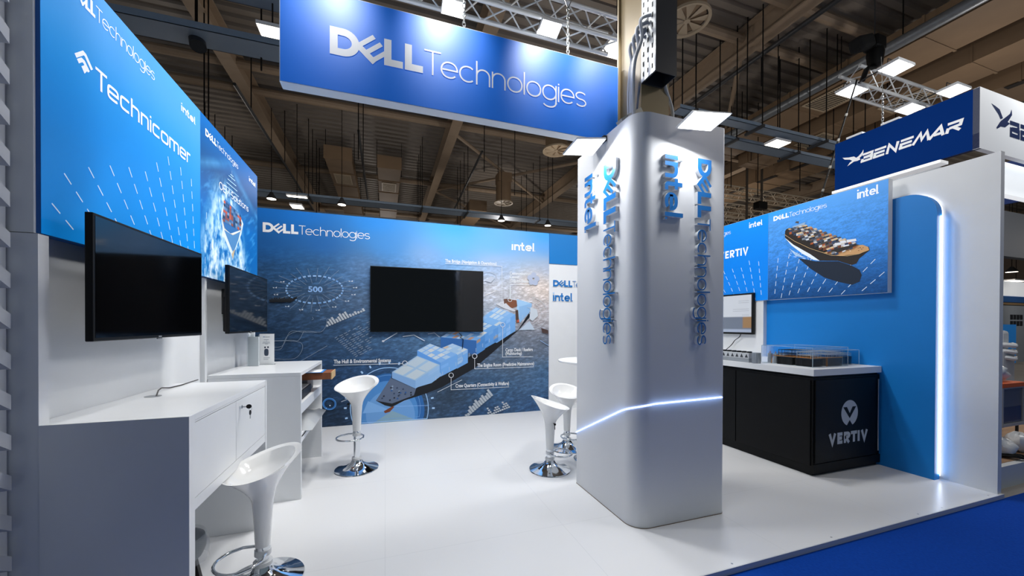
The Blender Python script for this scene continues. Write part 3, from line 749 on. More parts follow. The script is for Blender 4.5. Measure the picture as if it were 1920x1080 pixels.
def dashes(parent, plane, sgn, yc, zc, y0, y1, z0, z1, r0, r1, top, step=5.2, col='#cfe4fa', emis=.2, dr=.085):
    """short light strokes that fan out from a point below the picture"""
    S = MB(); N = Vector((sgn, 0, 0)); k = 0
    for i in range(-14, 15):
        a = math.radians(i*step)
        r = r0+(i % 2)*dr*.5
        while r < r1:
            py = yc+math.sin(a)*r; pz = zc+math.cos(a)*r
            if y0+.015 < py < y1-.015 and z0+.02 < pz < z1 and pz < top(py):
                d = Vector((0, math.sin(a), math.cos(a))); e = Vector((0, math.cos(a), -math.sin(a)))
                c_ = Vector((plane, py, pz))+N*.0012; h = dr*.30
                S.add([c_-d*h-e*.003, c_-d*h+e*.003, c_+d*h+e*.003, c_+d*h-e*.003], [(0, 1, 2, 3)]); k += 1
            r += dr
    S.build('dash_pattern', M('dash_'+col.lstrip('#')+str(emis), col, .5, emis=emis), parent)
dashes(ls1, XL, 1, 3.32, 1.0, 2.0, 3.32, 1.8, 2.62, .8, 1.9, lambda y: 2.05+.42*min(1, (y-2.0)/.9), 5.4)
def l2(s, t):
    x = s*1.27; z = t*1.2
    c = np.zeros(s.shape+(3,))+np.array([6, 98, 172.])
    c = c*(1-.25*np.clip(1-abs(t-.72)/.25, 0, 1))[..., None]
    cx = .47; dx = x-cx; half = .09+np.clip(.72-t, 0, 1)*.62
    # spray streaming out from the bow
    ang = np.arctan2(dx, .86-t); st = fbm(ang*9, np.hypot(dx, t-.86)*5+abs(ang)*3, 5); st2 = fbm(x*26, z*20, 9)
    foam = np.clip((half+.16-abs(dx))/.22, 0, 1)*np.clip((.74-t)/.14, 0, 1)
    c = c+(np.array([225, 238, 252])-c)*np.clip(foam*np.clip((st*.6+st2*.62-.38)*3.0, 0, 1), 0, 1)[..., None]
    wav = np.clip((fbm(x*5+z*9, z*22-x*14, 2)-.5)*3.4, 0, 1)*np.clip((.78-t)/.2, 0, 1)*.45
    arcw = np.clip(1-abs(t-(.86-.10*np.abs(s-.42)*4))/.05, 0, 1)*.5
    c = c+(np.array([120, 185, 235])-c)*np.clip(wav+arcw*fbm(x*7, z*9, 4)*1.4, 0, .8)[..., None]
    return c, 0
ls2 = left_sign('backlit_sign.001', 'blue backlit sign showing a ship bow ploughing through white spray, over the far desk', 3.322, 4.6, l2, EM*.9, (200, 190))
dell_logo(ls2, 0, XL, 1, (384.5, 253), (405.5, 275), (384.5, 240), (446, 316.5), LW)
intel_logo(ls2, 0, XL, 1, (466.3, 338.7), (479, 351), (466.3, 330), LW)
f = fr(0, XL, 1, (409.5, 353)); L, H = span(0, XL, 1, (409.5, 353), (464.5, 396), (409.5, 338.5))
S, w_ = layout('OEM Solutions', .09, .09, .70, 2.1, 1.0); put(S, w_, f, L, H, LW, 'headline_lettering', ls2, off=.004)
A = Art(0, XL, 1, None, .001, .22, 'lit_'); A.start()
A.poly('#d5e3f2', [(414, 400), (418, 384), (453, 412), (456, 420), (452, 440), (440, 470), (436, 484), (427, 462), (418, 440)])
A.poly('#2f6aa8', [(421, 372), (450, 402), (453, 420), (449, 432), (432, 438), (420, 428), (416, 410)])
random.seed(3)
for i in range(7):
    for j in range(9):
        p = quadp([(419, 374), (452, 404), (452, 432), (417, 414)], (j+.1)/9, (i+.1)/7); 
        A.poly(random.choice(['#27364a', '#c1562e', '#3b6a9c', '#5b7fa6', '#20466f', '#7a97b5', '#8d4a34']), [p, (p[0]+3.2, p[1]+2.8), (p[0]+3.2, p[1]+7.6), (p[0], p[1]+5)])
A.line('#f2d9a8', [(416, 411), (420, 428), (428, 437), (436, 439.5), (446, 437), (452, 430)], 1.2)
A.poly('#4f86ba', [(420, 431), (436, 441), (450, 434), (446, 450), (437, 474), (428, 452)]); A.poly('#c9b38c', [(434, 476), (437, 470), (440, 468), (436, 486)])
A.line('#a9cdea', [(434, 320), (434, 338)], .8)
for y, w2 in ((329, 3), (334, 6), (342, 8), (350, 10), (358, 13), (366, 14)): A.line('#9fc8e8', [(434-w2, y-.85*w2), (434+w2, y+.85*w2)], 1.6)
A.done('bow_picture', ls2)
dashes(ls2, XL, 1, 3.32, .9, 3.322, 4.6, 1.8, 2.3, .9, 1.5, lambda y: 2.3-.3*(y-3.32), 4)

# ================================================================== desks on the left
d1 = thing('cabinet_desk', 'white desk with a locked two-door cabinet under its top, nearest the aisle', 'desk', (-1.06, 2.5, 0))
DXF = -.80
MB().box(-1.329, DXF-.001, 2.021, 3.0495, 1.02, 1.05).build('desktop', WHITE, d1, bevel=.002)
MB().box(-1.2795, DXF, 1.968, 2.0205, 0, 1.05).build('side_panel', WHITE, d1, bevel=.0015)
MB().box(-1.329, DXF, 3.05, 3.08, 0, 1.05).build('side_panel', WHITE, d1, bevel=.0015)
MB().box(-1.32, DXF-.022, 2.0215, 3.049, .62, 1.019).build('cabinet_box', WHITE, d1)
fm = MB(); fm.box(DXF-.022, DXF-.002, 2.021, 3.049, .62, .672); fm.box(DXF-.022, DXF-.002, 2.021, 3.049, 1.012, 1.0195); fm.build('cabinet_frame', WHITE, d1)
MB().box(DXF-.0205, DXF-.002, 2.0235, 2.508, .675, 1.009).build('door', WHITE, d1)
dr = MB().box(DXF-.0205, DXF-.002, 2.5115, 3.0465, .675, 1.009).build('door', WHITE, d1)
lk = MB().cyl((DXF-.003, 2.57, .965), (DXF+.008, 2.57, .965), .011, 16).build('lock', CHROME, dr, smooth=True)
def key(nm, base, axis, lab, par):
    """flat key: blade along axis from base, then the round black grip"""
    m = MB(); b = Vector(base); ax = Vector(axis).normalized(); up = Vector((0, 0, 1)) if abs(ax.z) < .5 else Vector((0, 1, 0))
    sd = ax.cross(up)
    m.obox(b+ax*.011, (ax, sd, up), .012, .0012, .0035, 1)
    n = 20; c = b+ax*.034
    for t_ in (-.0022, .0022):
        m.add([c+ax*(.014*math.cos(2*PI*k/n))+up*(.0125*math.sin(2*PI*k/n))+sd*t_ for k in range(n)], [tuple(range(n))], 0)
    m.add([c+ax*(.014*math.cos(2*PI*k/n))+up*(.0125*math.sin(2*PI*k/n))+sd*t_ for t_ in (-.0022, .0022) for k in range(n)], [(k, (k+1) % n, n+(k+1) % n, n+k) for k in range(n)], 0)
    return m.build(nm, [BLACKP, STEEL], par)
k1 = key('lock_key', (DXF+.008, 2.57, .965), (1, 0, 0), '', None); tag(k1, 'black-headed key standing in the cabinet lock', 'key')
k2 = key('spare_key', (DXF+.049, 2.57, .895), (0, 0, 1), '', None); tag(k2, 'second black-headed key dangling from the key in the lock', 'key')
MB().tube([(DXF+.049+.007*math.cos(a*PI/8), 2.57+.001, .951+.011*math.sin(a*PI/8)) for a in range(16)], .0009, 6, closed=True).build('key_ring', STEEL, k2)
# cable outlet and cable on the near desk
p = at(287, 743, 2, 1.051)
go = thing('cable_grommet', 'small round steel cable outlet let into the near desk top', 'cable outlet', (p.x, p.y, 1.05))
MB().lathe([(.024, 0), (.036, .0008), (.036, .0025), (.024, .003)], (p.x, p.y, 1.05), 28).build('ring', STEEL, go, smooth=True)
MB().lathe([(0.001, .001), (.024, .001)], (p.x, p.y, 1.05), 20).build('brush_insert', M('grey_brush', '#8d9093', .9), go)
q = [at(a, b, 2, 1.054) for a, b in ((293, 742), (297, 737), (303, 731), (318, 727), (340, 722), (358, 716), (371, 712))]
q[0].z = 1.052; q[1].z = 1.07; q[2].z = 1.066
cb = MB().tube(q, .0035, 8).build('black_cable', M('dark_grey_cable', '#4a4744', .5), None, smooth=True)
tag(cb, 'thin dark cable lying across the near desk from the outlet to the wall', 'cable')

DX2 = -.66
d2 = thing('shelf_desk', 'white desk with two open shelves facing the mural, behind the near desk', 'desk', (-1, 4, 0))
MB().box(-1.2995, DX2, 3.4755, 4.5595, 1.02, 1.05).build('desktop', WHITE, d2, bevel=.002)
MB().box(-1.295, DX2+.001, 3.4755, 3.51, 0, 1.0195).build('side_panel', WHITE, d2, bevel=.0015)
MB().box(-1.295, DX2+.001, 4.53, 4.5595, 0, 1.0195).build('side_panel', WHITE, d2, bevel=.0015)
for z0, z1 in ((.755, .855), (.50, .60)): MB().box(-1.29, DX2-.002, 3.5105, 4.5295, z0, z0+.03).build('shelf', WHITE, d2)
for z0 in (.70, .46): MB().box(DX2-.022, DX2-.002, 3.5105, 4.5295, z0, z0+.055).build('shelf_rail', WHITE, d2)
MB().box(-1.295, -1.28, 3.5105, 4.5295, .0, 1.019).build('back_panel', WHITE, d2)
# things on its shelves
bx = thing('cardboard_box', 'long brown cardboard box sticking out of the top shelf of the far desk', 'box', (-.62, 4.2, .86))
BRN = M('brown_card', '#8a5233', .75, noise=.15, nscale=20)
MB().box(-1.0, -.50, 4.06, 4.33, .906, .972).build('body', BRN, bx, bevel=.003)
MB().box(-.508, -.4985, 4.055, 4.335, .905, .975).build('flap', M('pale_card', '#c9a97c', .8), bx)
lf = MB().box(-.95, -.58, 4.05, 4.30, .9745, .979).build('printed_leaflet', [M('leaflet_blue', '#3f8fe0', .4)], None)
tag(lf, 'blue and white printed leaflet lying on the brown cardboard box', 'leaflet')
MB().box(-.72, -.60, 4.052, 4.298, .9791, .9795).build('white_band', M('paper_white', '#eef0f2', .5), lf)
dv = thing('media_player', 'flat grey electronic unit with a black front under the brown box', 'device', (-.85, 3.9, .785))
MB().box(-1.05, -.70, 3.60, 4.10, .7855, .87).build('body', M('silver_case', '#8f959b', .35, .4), dv, bevel=.004)
MB().box(-.702, -.688, 3.63, 4.09, .79, .866).build('front_panel', BLACKP, dv)
MB().box(-1.0, -.72, 4.10, 4.40, .7855, .9055).build('support_box', M('grey_carton', '#7d7f82', .7), None); tag(bpy.data.objects['support_box'], 'plain carton beside the grey unit holding up the brown box', 'carton')
m = MB(); pts = []
for i in range(9):
    for j in range(9):
        a = i/8; b = j/8; e = min(a, 1-a, b, 1-b)
        pts.append((-1.0+.40*a, 3.62+.80*b, .5305+.085*min(1, e*5)**.6*(.75+.25*math.sin(9*a+5*b))+.0))
m.add(pts, [(i*9+j, i*9+j+1, (i+1)*9+j+1, (i+1)*9+j) for i in range(8) for j in range(8)])
m.add([(-1, 3.62, .5302), (-.6, 3.62, .5302), (-.6, 4.42, .5302), (-1, 4.42, .5302)], [(0, 1, 2, 3)])
pk = m.build('plastic_wrapped_parcel', M('clear_wrap', '#c9cdd1', .15, alpha=.75), None, smooth=True); tag(pk, 'flat parcel wrapped in clear plastic on the lower shelf of the far desk', 'parcel')
# leaflet stand on the far desk
p = at(484, 680, 2, 1.05); ls = thing('leaflet_stand', 'upright acrylic stand with a white earbuds leaflet on the far desk', 'leaflet stand', (p.x, p.y, 1.05))
cx, cy = p.x-.02, p.y+.02; fx = Vector((.95, .2, 0)).normalized(); 
ex = Vector((1, 0, 0)); AC = M('clear_acrylic', '#f4f8fa', .03, trans=1, ior=1.2)
W2 = .074; Hh = .21; O = Vector((at(486.5, 684, 2, 1.05).x, at(486.5, 684, 2, 1.05).y, 1.051)); L_ = (at(514, 680, 1, O.y)-at(486.5, 680, 1, O.y)).x
Hh = at(486.5, 626, 1, O.y).z-1.05
MB().box(O.x, O.x+L_, O.y, O.y+.004, 1.051, 1.05+Hh).build('leaflet', M('paper_white', '#eef0f2', .5), ls)
MB().box(O.x-.003, O.x+L_+.003, O.y+.0045, O.y+.007, 1.0505, 1.053+Hh).build('back_plate', AC, ls)
MB().box(O.x-.003, O.x+L_+.003, O.y-.03, O.y+.06, 1.0502, 1.0508).build('foot', AC, ls)
pg = MB(); GY = M('leaflet_grey_ink', '#a3a8b0', .6); yy = O.y-.0006
def rect(m, x0, x1, z0, z1, mi=0): m.add([(x0, yy, z0), (x1, yy, z0), (x1, yy, z1), (x0, yy, z1)], [(0, 1, 2, 3)], mi)
rect(pg, O.x+L_*.25, O.x+L_*.36, 1.05+Hh*.89, 1.05+Hh*.91, 1); rect(pg, O.x+L_*.38, O.x+L_*.7, 1.05+Hh*.892, 1.05+Hh*.908)
for z, a, b in ((.81, .3, .64), (.77, .45, .5), (.735, .25, .7), (.70, .2, .72), (.67, .38, .58), (.22, .28, .7), (.17, .28, .6)): rect(pg, O.x+L_*a, O.x+L_*b, 1.05+Hh*(z-.008), 1.05+Hh*(z+.008))
pg.build('leaflet_text', [GY, M('leaflet_blue_ink', '#4f74b8', .6)], ls)
eb = MB(); cxx = O.x+L_*.47; 
def rr(m, x, z, wx, wz, mi):
    n = 24; m.add([(x+wx*math.copysign(abs(math.cos(2*PI*k/n))**.6, math.cos(2*PI*k/n)), yy-.0002, z+wz*math.copysign(abs(math.sin(2*PI*k/n))**.6, math.sin(2*PI*k/n))) for k in range(n)], [tuple(range(n))], mi)
rr(eb, cxx, 1.05+Hh*.40, L_*.15, Hh*.115, 0); rr(eb, cxx-L_*.09, 1.05+Hh*.56, L_*.055, Hh*.03, 0); rr(eb, cxx+L_*.11, 1.05+Hh*.565, L_*.055, Hh*.03, 0)
eb.build('earbuds_picture', M('navy_ink', '#3c475a', .5), ls)
O2 = at(463, 687, 2, 1.05); ac = thing('acrylic_holder', 'clear acrylic box holding white sheets beside the earbuds leaflet', 'leaflet holder', (O2.x, O2.y, 1.05))
L3 = (at(485, 687, 1, O2.y)-at(463, 687, 1, O2.y)).x
MB().box(O2.x, O2.x+L3, O2.y, O2.y+.004, 1.0505, 1.05+Hh*.98).build('front_plate', AC, ac); MB().box(O2.x, O2.x+L3, O2.y+.04, O2.y+.044, 1.0505, 1.05+Hh).build('back_plate', AC, ac)
MB().box(O2.x+.004, O2.x+L3-.004, O2.y+.012, O2.y+.035, 1.0505, 1.05+Hh*.92).build('paper_stack', M('paper_pale', '#d9dde0', .7), ac)

# slatted wall by the aisle
sl = thing('slatted_panel', 'grey-white wall panel with slanting slats at the near end of the left wall', 'slatted panel', (-1.4, 1.2, 0))
MB().box(-1.50, -1.425, -.8, 1.965, -.0355, 4.2).build('backing', M('slat_backing', '#66696d', .8), sl)
MB().box(-1.4249, -1.365, 1.90, 1.962, -.036, 4.2).build('end_post', M('slat_grey', '#c4c8cd', .55), sl)
SLM = M('slat_white', '#b4b8be', .5)
for k in range(27):
    z = .06+k*.152; a = Vector((-1.3735, 1.93, z)); b = Vector((-1.3735, .55, z+1.38*.66))
    MB().prism([(a.y, a.z), (b.y, b.z), (b.y, b.z+.056), (a.y, a.z+.056)], 0, -1.4245, -1.330).build('slat', SLM, sl)

# ================================================================== bar stools
def make_stool(drop=0.0):
    t = thing('bar_stool', 'x', 'bar stool', (0, 0, 0), 'white bucket-seat bar stools')
    n = 48
    def rim(a):  # seat rim: high back towards +y, dropped front
        s = math.sin(a); return (.216*math.cos(a), .190*s, .845+.060*s+.012*s*s-drop)
    vs = []; rows = 0
    prof_o = [(0.0, 1.0), (.18, .90), (.40, .70), (.60, .48), (.78, .29), (.90, .16), (1.0, .08)]
    neck_r, neck_z = .052, .635-drop
    for u_, rr_ in prof_o:
        for j in range(n):
            a = 2*PI*j/n; x, y, z = rim(a); R0 = math.hypot(x, y); th = math.atan2(y, x)
            k = (1-u_)**.55 if u_ < 1 else 0
            r = neck_r+(R0-neck_r)*(1-u_)**1.35; zz = neck_z+(z-neck_z)*(1-u_)**.85
            vs.append((r*math.cos(th), r*math.sin(th)+.0, zz))
        rows += 1
    for r, z in ((.047, .575-drop), (.043, .51-drop), (.040, .435-drop), (.037, .385-drop)):
        for j in range(n):
            a = 2*PI*j/n; x, y, _ = rim(a); th = math.atan2(y, x); vs.append((r*math.cos(th), r*math.sin(th), z))
        rows += 1
    m = MB(); m.add(vs, [(i*n+j, i*n+(j+1) % n, (i+1)*n+(j+1) % n, (i+1)*n+j) for i in range(rows-1) for j in range(n)])
    m.f.append(tuple((rows-1)*n+j for j in range(n))); m.m.append(0)
    vi = []
    for q_ in range(8):
        u_ = q_/7
        for j in range(n):
            a = 2*PI*j/n; x, y, z = rim(a); k = 1-u_*.97
            e = .013*min(1, u_*7)
            kk = (k if u_ > 0 else 1)
            sc_ = kk*(1-.04*min(1, u_*7)); lowz = .755-drop+.03*(y*kk/.2)
            zz = lowz+(z-lowz)*(kk**2.6) if u_ > 0 else z
            if 0 < u_ < .2: zz = z-.012
            vi.append((x*sc_, y*sc_, zz))
    b = len(m.v); m.v += vi
    for i in range(7):
        for j in range(n): m.f.append((b+i*n+j, b+(i+1)*n+j, b+(i+1)*n+(j+1) % n, b+i*n+(j+1) % n)); m.m.append(0)
    m.f.append(tuple(b+7*n+j for j in range(n))); m.m.append(0)
    for j in range(n): m.f.append((j, b+j, b+(j+1) % n, (j+1) % n)); m.m.append(0)
    m.build('seat', GLOSSW, t, smooth=True)
    MB().lathe([(.036, .385-drop), (.036, .36-drop), (.030, .355-drop), (.030, .119)], n=24).build('gas_column', CHROME, t, smooth=True)
    MB().lathe([(.041, .335-drop), (.041, .365-drop)], n=24).build('collar', M('pale_plastic', '#d9dbdd', .4), t, smooth=True)
    MB().lathe([(.205, 0.001), (.208, .004), (.205, .010), (.16, .022), (.10, .042), (.062, .068), (.046, .10), (.046, .115), (.030, .118)], n=56).build('base', CHROME, t, smooth=True)
    MB().lathe([(.047, .098), (.047, .12), (.034, .124)], n=28).build('base_collar', M('pale_plastic', '#d9dbdd', .4), t, smooth=True)
    pts = [(-.034, -.02, .352)]+[(.125*math.cos(a), -.10+.10*math.sin(a)-.012, .345-.02*math.sin(-a+.0)*0) for a in [PI*1.0-PI*.0+PI*k/16 for k in range(0, 17)]]+[(.034, -.02, .352)]
    pts = [(-.03, .01, .35), (-.09, -.02, .347), (-.125, -.075, .345)]+[(.13*math.cos(PI+PI*k/14), -.10+.12*math.sin(PI+PI*k/14), .342) for k in range(1, 14)]+[(.125, -.075, .345), (.09, -.02, .347), (.03, .01, .35)]
    pts = [(a, b, c-drop) for a, b, c in pts]
    MB().tube(pts, .0085, 10).build('footrest', CHROME, t, smooth=True)
    m = MB(); m.tube([(-.050, -.02, .655-drop), (-.072, -.03, .65-drop), (-.076, -.032, .60-drop)], .004, 8, mi=0); m.lathe([(.003, -.012), (.011, -.006), (.011, .006), (.003, .012)], (-.076, -.032, .65-drop), 12)
    m.build('height_lever', BLACKP, t, smooth=True)
    return t
st0 = make_stool(); st1 = make_stool(.18)
def stool(px, rz, label, src, first=False):
    p = at(px[0], px[1], 2, 0)
    if first: src.location = (p.x, p.y, 0); src.rotation_euler = (0, 0, rz); src['label'] = label; return src
    return dup(src, (p.x, p.y, 0), rz, label)
stool((669, 879), math.radians(-32), 'tall white bar stool on a chrome disc base standing alone before the ship mural', st0, True)
stool((493, 1090), math.radians(-66), 'white bar stool in front of the near cabinet desk, high back towards the room', st1, True)
stool((1031, 880), math.radians(78), 'white bar stool with a black lever, between the mural and the column', st1)
stool((1063, 840), math.radians(5), 'white bar stool half hidden behind the white column', st1)
# high table behind the column
p = at(1098, 866, 2, 0); hx, hy = 2.15, 3.53
ht = thing('high_table', 'round white high table mostly hidden behind the white column', 'table', (hx, hy, 0))
MB().lathe([(.395, 1.05), (.40, 1.055), (.40, 1.068), (.395, 1.072)], (hx, hy, 0), 48).build('tabletop', WHITE, ht, smooth=True)
MB().lathe([(.03, .03), (.03, 1.05)], (hx, hy, 0), 20).build('pole', CHROME, ht, smooth=True)
MB().lathe([(.225, .001), (.23, .006), (.22, .016), (.06, .04), (.035, .08)], (hx, hy, 0), 48).build('base', CHROME, ht, smooth=True)
# low covered stool under the near desk
p = at(365, 1040, 1, 2.42); px_, py_ = -1.075, 2.44
cs = thing('covered_pouf', 'small grey stool in a clear plastic cover under the near desk', 'stool', (px_, py_, 0))
m = MB(); n = 28; prof = [(.02, .305), (.08, .312), (.12, .308), (.145, .295), (.152, .27), (.15, .24), (.135, .20)]
m.lathe(prof, (px_, py_, 0), n); m.build('cushion', M('grey_vinyl', '#6b7077', .4, noise=.15), cs, smooth=True)
m = MB(); vs = []
for i, (r, z) in enumerate([(.148, .312), (.160, .28), (.165, .23), (.155, .17)]):
    for j in range(40):
        a = 2*PI*j/40; q_ = r+.008*math.sin(a*9+i)*(i/3); vs.append((px_+q_*math.cos(a), py_+q_*math.sin(a), z+.012*math.sin(a*5+i)*(i/3)))
m.add(vs, [(i*40+j, i*40+(j+1) % 40, (i+1)*40+(j+1) % 40, (i+1)*40+j) for i in range(3) for j in range(40)])
m.build('plastic_cover', M('thin_clear_plastic', '#dfe4e8', .12, alpha=.28), cs, smooth=True)
for k in range(4):
    a = PI/4+k*PI/2; MB().bar((px_+.09*math.cos(a), py_+.09*math.sin(a), .21), (px_+.13*math.cos(a), py_+.13*math.sin(a), 0), .028, .028).build('leg', BLACKP, cs)

# ================================================================== the white column
CX0, CX1, CY0, CY1, CT = 1.66, 2.485, 2.198, 3.045, 2.958
co = thing('column_cladding', 'tall white rounded column boxed round the hall post, with raised blue lettering', 'column', (2.05, 2.6, 0))
def rpoly(x0, x1, y0, y1, rfl, rfr, o=0, n=14):
    x0 -= o; x1 += o; y0 -= o; y1 += o
    P = [(x0, y1)]+[(x0+rfl-rfl*math.cos(a), y0+rfl-rfl*math.sin(a)) for a in [PI/2*k/n for k in range(n+1)]]
    P += [(x1-rfr+rfr*math.sin(a), y0+rfr-rfr*math.cos(a)) for a in [PI/2*k/n for k in range(n+1)]]+[(x1, y1)]
    return P
RP = rpoly(CX0, CX1, CY0, CY1, .13, .045)
# hollow shell with an open top that lets the hall post through
m = MB(); n = len(RP); IN = rpoly(CX0, CX1, CY0, CY1, .11, .03, -.02)
vs = [(x, y, 0) for x, y in RP]+[(x, y, CT) for x, y in RP]+[(x, y, CT) for x, y in IN]+[(x, y, 2.2) for x, y in IN]
m.add(vs, [(i, (i+1) % n, n+(i+1) % n, n+i) for i in range(n)]+[(n+i, n+(i+1) % n, 2*n+(i+1) % n, 2*n+i) for i in range(n)]+[(2*n+i, 2*n+(i+1) % n, 3*n+(i+1) % n, 3*n+i) for i in range(n)])
m.build('cladding', M('column_white', '#e4e5e7', .42), co, smooth=True)
m = MB(); BASEP = rpoly(CX0, CX1, CY0, CY1, .13, .045, .0015); n = len(BASEP)
m.add([(x, y, 0.0005) for x, y in BASEP]+[(x, y, .006) for x, y in BASEP], [(i, (i+1) % n, n+(i+1) % n, n+i) for i in range(n)]); m.build('base_joint', M('tan_joint', '#8d7a68', .8), co)
# light strip that climbs along the left face and runs along the front
za, zb, zc = at(1083, 811, 0, CX0).z, at(1196, 759, 1, CY0+.02).z, at(1362, 744, 1, CY0).z
OUT = rpoly(CX0, CX1, CY0, CY1, .13, .045, .003)
per = [0]
for i in range(1, len(OUT)): per.append(per[-1]+math.dist(OUT[i-1], OUT[i]))
ic = 8; pts = []
for i in range(len(OUT)-14):
    x, y = OUT[i]
    z = za+(zb-za)*min(1, per[i]/per[ic]) if i <= ic else zb+(zc-zb)*(per[i]-per[ic])/(per[len(OUT)-15]-per[ic])
    pts.append((x, y, z))
raw = list(pts); sm = []
L_tot = [0]
for i in range(1, len(raw)): L_tot.append(L_tot[-1]+math.dist(raw[i-1][:2], raw[i][:2]))
def _interp(d, k):
    d = max(0, min(L_tot[-1], d)); i = max(1, next((i for i in range(1, len(raw)) if L_tot[i] >= d-1e-9), len(raw)-1))
    t = (d-L_tot[i-1])/max(1e-9, L_tot[i]-L_tot[i-1]); return raw[i-1][k]+(raw[i][k]-raw[i-1][k])*t
NS = 60
for j in range(NS+1):
    d = L_tot[-1]*j/NS; q_ = min(.16, d, L_tot[-1]-d); zz_ = sum(_interp(d+q_*(e/6), 2) for e in range(-6, 7))/13
    sm.append((_interp(d, 0), _interp(d, 1), zz_))
pts = sm
# smooth bend at the corner
MB().tube(pts, .0052, 8).build('light_strip', M('white_blue_led', '#dfeaff', .4, emis=3, ecol='#cfe0ff'), co, smooth=True)
MB().tube([(a, b, c-.0) for a, b, c in [(q[0], q[1], q[2]) for q in pts]], [.0078]*len(pts), 8).build('strip_diffuser', M('blue_led_diffuser', '#3f7cf0', .4, emis=.9, alpha=.3), co, smooth=True)
for q_ in range(0, len(pts)-1):
    pass
def strip_lamp(a, b, pw):
    d = bpy.data.lights.new('led_glow', 'AREA'); o = bpy.data.objects.new('led_glow', d); COL.objects.link(o); d.shape = 'RECTANGLE'
    a = Vector(a); b = Vector(b); d.size = (b-a).length; d.size_y = .012; d.energy = pw; d.color = (.35, .55, 1)
    n_ = Vector((-1, 0, 0)) if abs(a.x-b.x) < .05 else Vector((0, -1, 0))
    o.location = (a+b)/2+n_*.035; X = (b-a).normalized(); Z = n_; Y = Z.cross(X)
    o.matrix_world = Matrix.Translation(o.location) @ Matrix((X, Y, Z)).transposed().to_4x4()
strip_lamp(raw[0], raw[1], .07); strip_lamp(raw[15], raw[16], .07)
# raised lettering, reading downwards
def col_letters(O, V, N, d0, d1, z0, zt, capw, il0, il1, icap, iO):
    U = Vector((0, 0, -1))
    raised_logo(co, (Vector(O), U, V, N), z0-d0, capw, z0-d1, 'dell', .028)
    raised_logo(co, (Vector(iO), U, V, N), il0-il1, icap, 0, 'intel', .028)
FY = CY0-.001
def fz(u, v): return at(u, v, 1, CY0-.03)
a = fz(1309, 296); b = fz(1308, 407); e = fz(1304, 647); cpt = fz(1334, 300); ia = fz(1247.5, 288); ib = fz(1247, 410); ic_ = fz(1281, 395)
col_letters((a.x, FY, a.z), Vector((1, 0, 0)), Vector((0, -1, 0)), b.z, e.z, a.z, 0, cpt.x-a.x, ia.z, ib.z, ic_.x-ia.x, (ia.x, FY, ia.z))
FX = CX0-.001
def lz(u, v): return at(u, v, 0, CX0-.03)
a = lz(1131.5, 311); b = lz(1131, 421); e = lz(1129, 645); cpt = lz(1154.5, 307); ia = lz(1096, 335); ib = lz(1096, 437); ic_ = lz(1117, 420)
col_letters((FX, a.y, a.z), Vector((0, -1, 0)), Vector((-1, 0, 0)), b.z, e.z, a.z, 0, a.y-cpt.y, ia.z, ib.z, ia.y-ic_.y, (FX, ia.y, ia.z))

# arm lamps
def arm_lamp(name, label, base, corner_px, z, N, power, aim, tilt=0):
    P = [at(u, v, 2, zz) for (u, v), zz in zip(corner_px, z)]
    c = sum(P, Vector((0, 0, 0)))/4
    t = thing(name, label, 'lamp', base)
    X = (P[1]-P[0]); Y = (P[3]-P[0]); n_ = X.cross(Y).normalized()
    if n_.z > 0: n_ = -n_
    m = MB(); m.add([p for p in P], [(0, 1, 2, 3)]); up = -n_*.022
    hb = MB(); ed = [c+(p-c)*1.07 for p in P]
    hb.add([p+n_*-.0015 for p in ed]+[p+up for p in ed], [(0, 1, 2, 3), (4, 5, 6, 7)]+[(i, (i+1) % 4, 4+(i+1) % 4, 4+i) for i in range(4)])
    hb.build('housing', LAMPW, t)
    m.poly([p+n_*.0008 for p in P], Vector((0, 0, 0))); m.build('lit_face', LAMPF, t)
    b = Vector(base); k = c+up
    MB().tube([b, b+(k-b)*.5+Vector((0, 0, .015)), k], .009, 8).build('arm', DARKM, t, smooth=True)
    MB().box(b.x-.03, b.x+.03, b.y-.03, b.y+.03, b.z-.03, b.z+.012).build('clamp', DARKM, t, bevel=.003)
    o = lamp('column_lamp', 'AREA', c+n_*.01, c+n_*.5+Vector(aim), power, .2, (.96, .98, 1)); o.data.shape = 'SQUARE'
    return t
arm_lamp('arm_lamp', 'lit square arm lamp over the front face of the white column', (2.13, 2.20, CT-.03), ((1272, 240), (1332, 245), (1370, 214), (1302, 210)), (2.83, 2.83, 2.90, 2.90), None, 10, (0, .06, 0))
arm_lamp('arm_lamp.001', 'lit square arm lamp over the side face of the white column, under the hanging sign', (1.66, 2.60, CT-.02), ((1058, 290), (1110, 291), (1134, 262), (1083, 262)), (2.80, 2.80, 2.86, 2.86), None, 8.5, (.10, 0, 0))

# cables and the perforated channel on the hall post
ch = thing('cable_channel', 'dark vertical cable channel with a perforated side on the hall post', 'cable channel', (2.05, 2.3, 3.27))
cz0 = 3.30; cxa = at(1230, 100, 1, 2.25).x; cxb = at(1269, 100, 1, 2.25).x
m = MB(); m.box(cxa, cxb, 2.25, 2.256, cz0, 7.4); m.box(cxb-.006, cxb, 2.256, 2.41, cz0, 7.4); m.box(cxa, cxa+.006, 2.256, 2.41, cz0, 7.4); m.box(cxa+.006, cxb-.006, 2.40, 2.41, cz0, 7.4)
m.build('channel', M('anthracite_channel', '#3f4043', .45, .2), ch)
m = MB(); m.box(cxa-.004, cxa-.0005, 2.25, 2.41, cz0+.005, 5.5); m.build('perforated_side', M('galvanised_side', '#c5c8ca', .4, .4), ch)
m = MB(); z = cz0+.04
while z < 4.6:
    for yy_ in (2.285, 2.335, 2.385): m.box(cxa-.0052, cxa-.0042, yy_-.006, yy_+.006, z, z+.035)
    z += .075
m.build('slots', M('slot_black', '#1a1a1c', .8), ch)
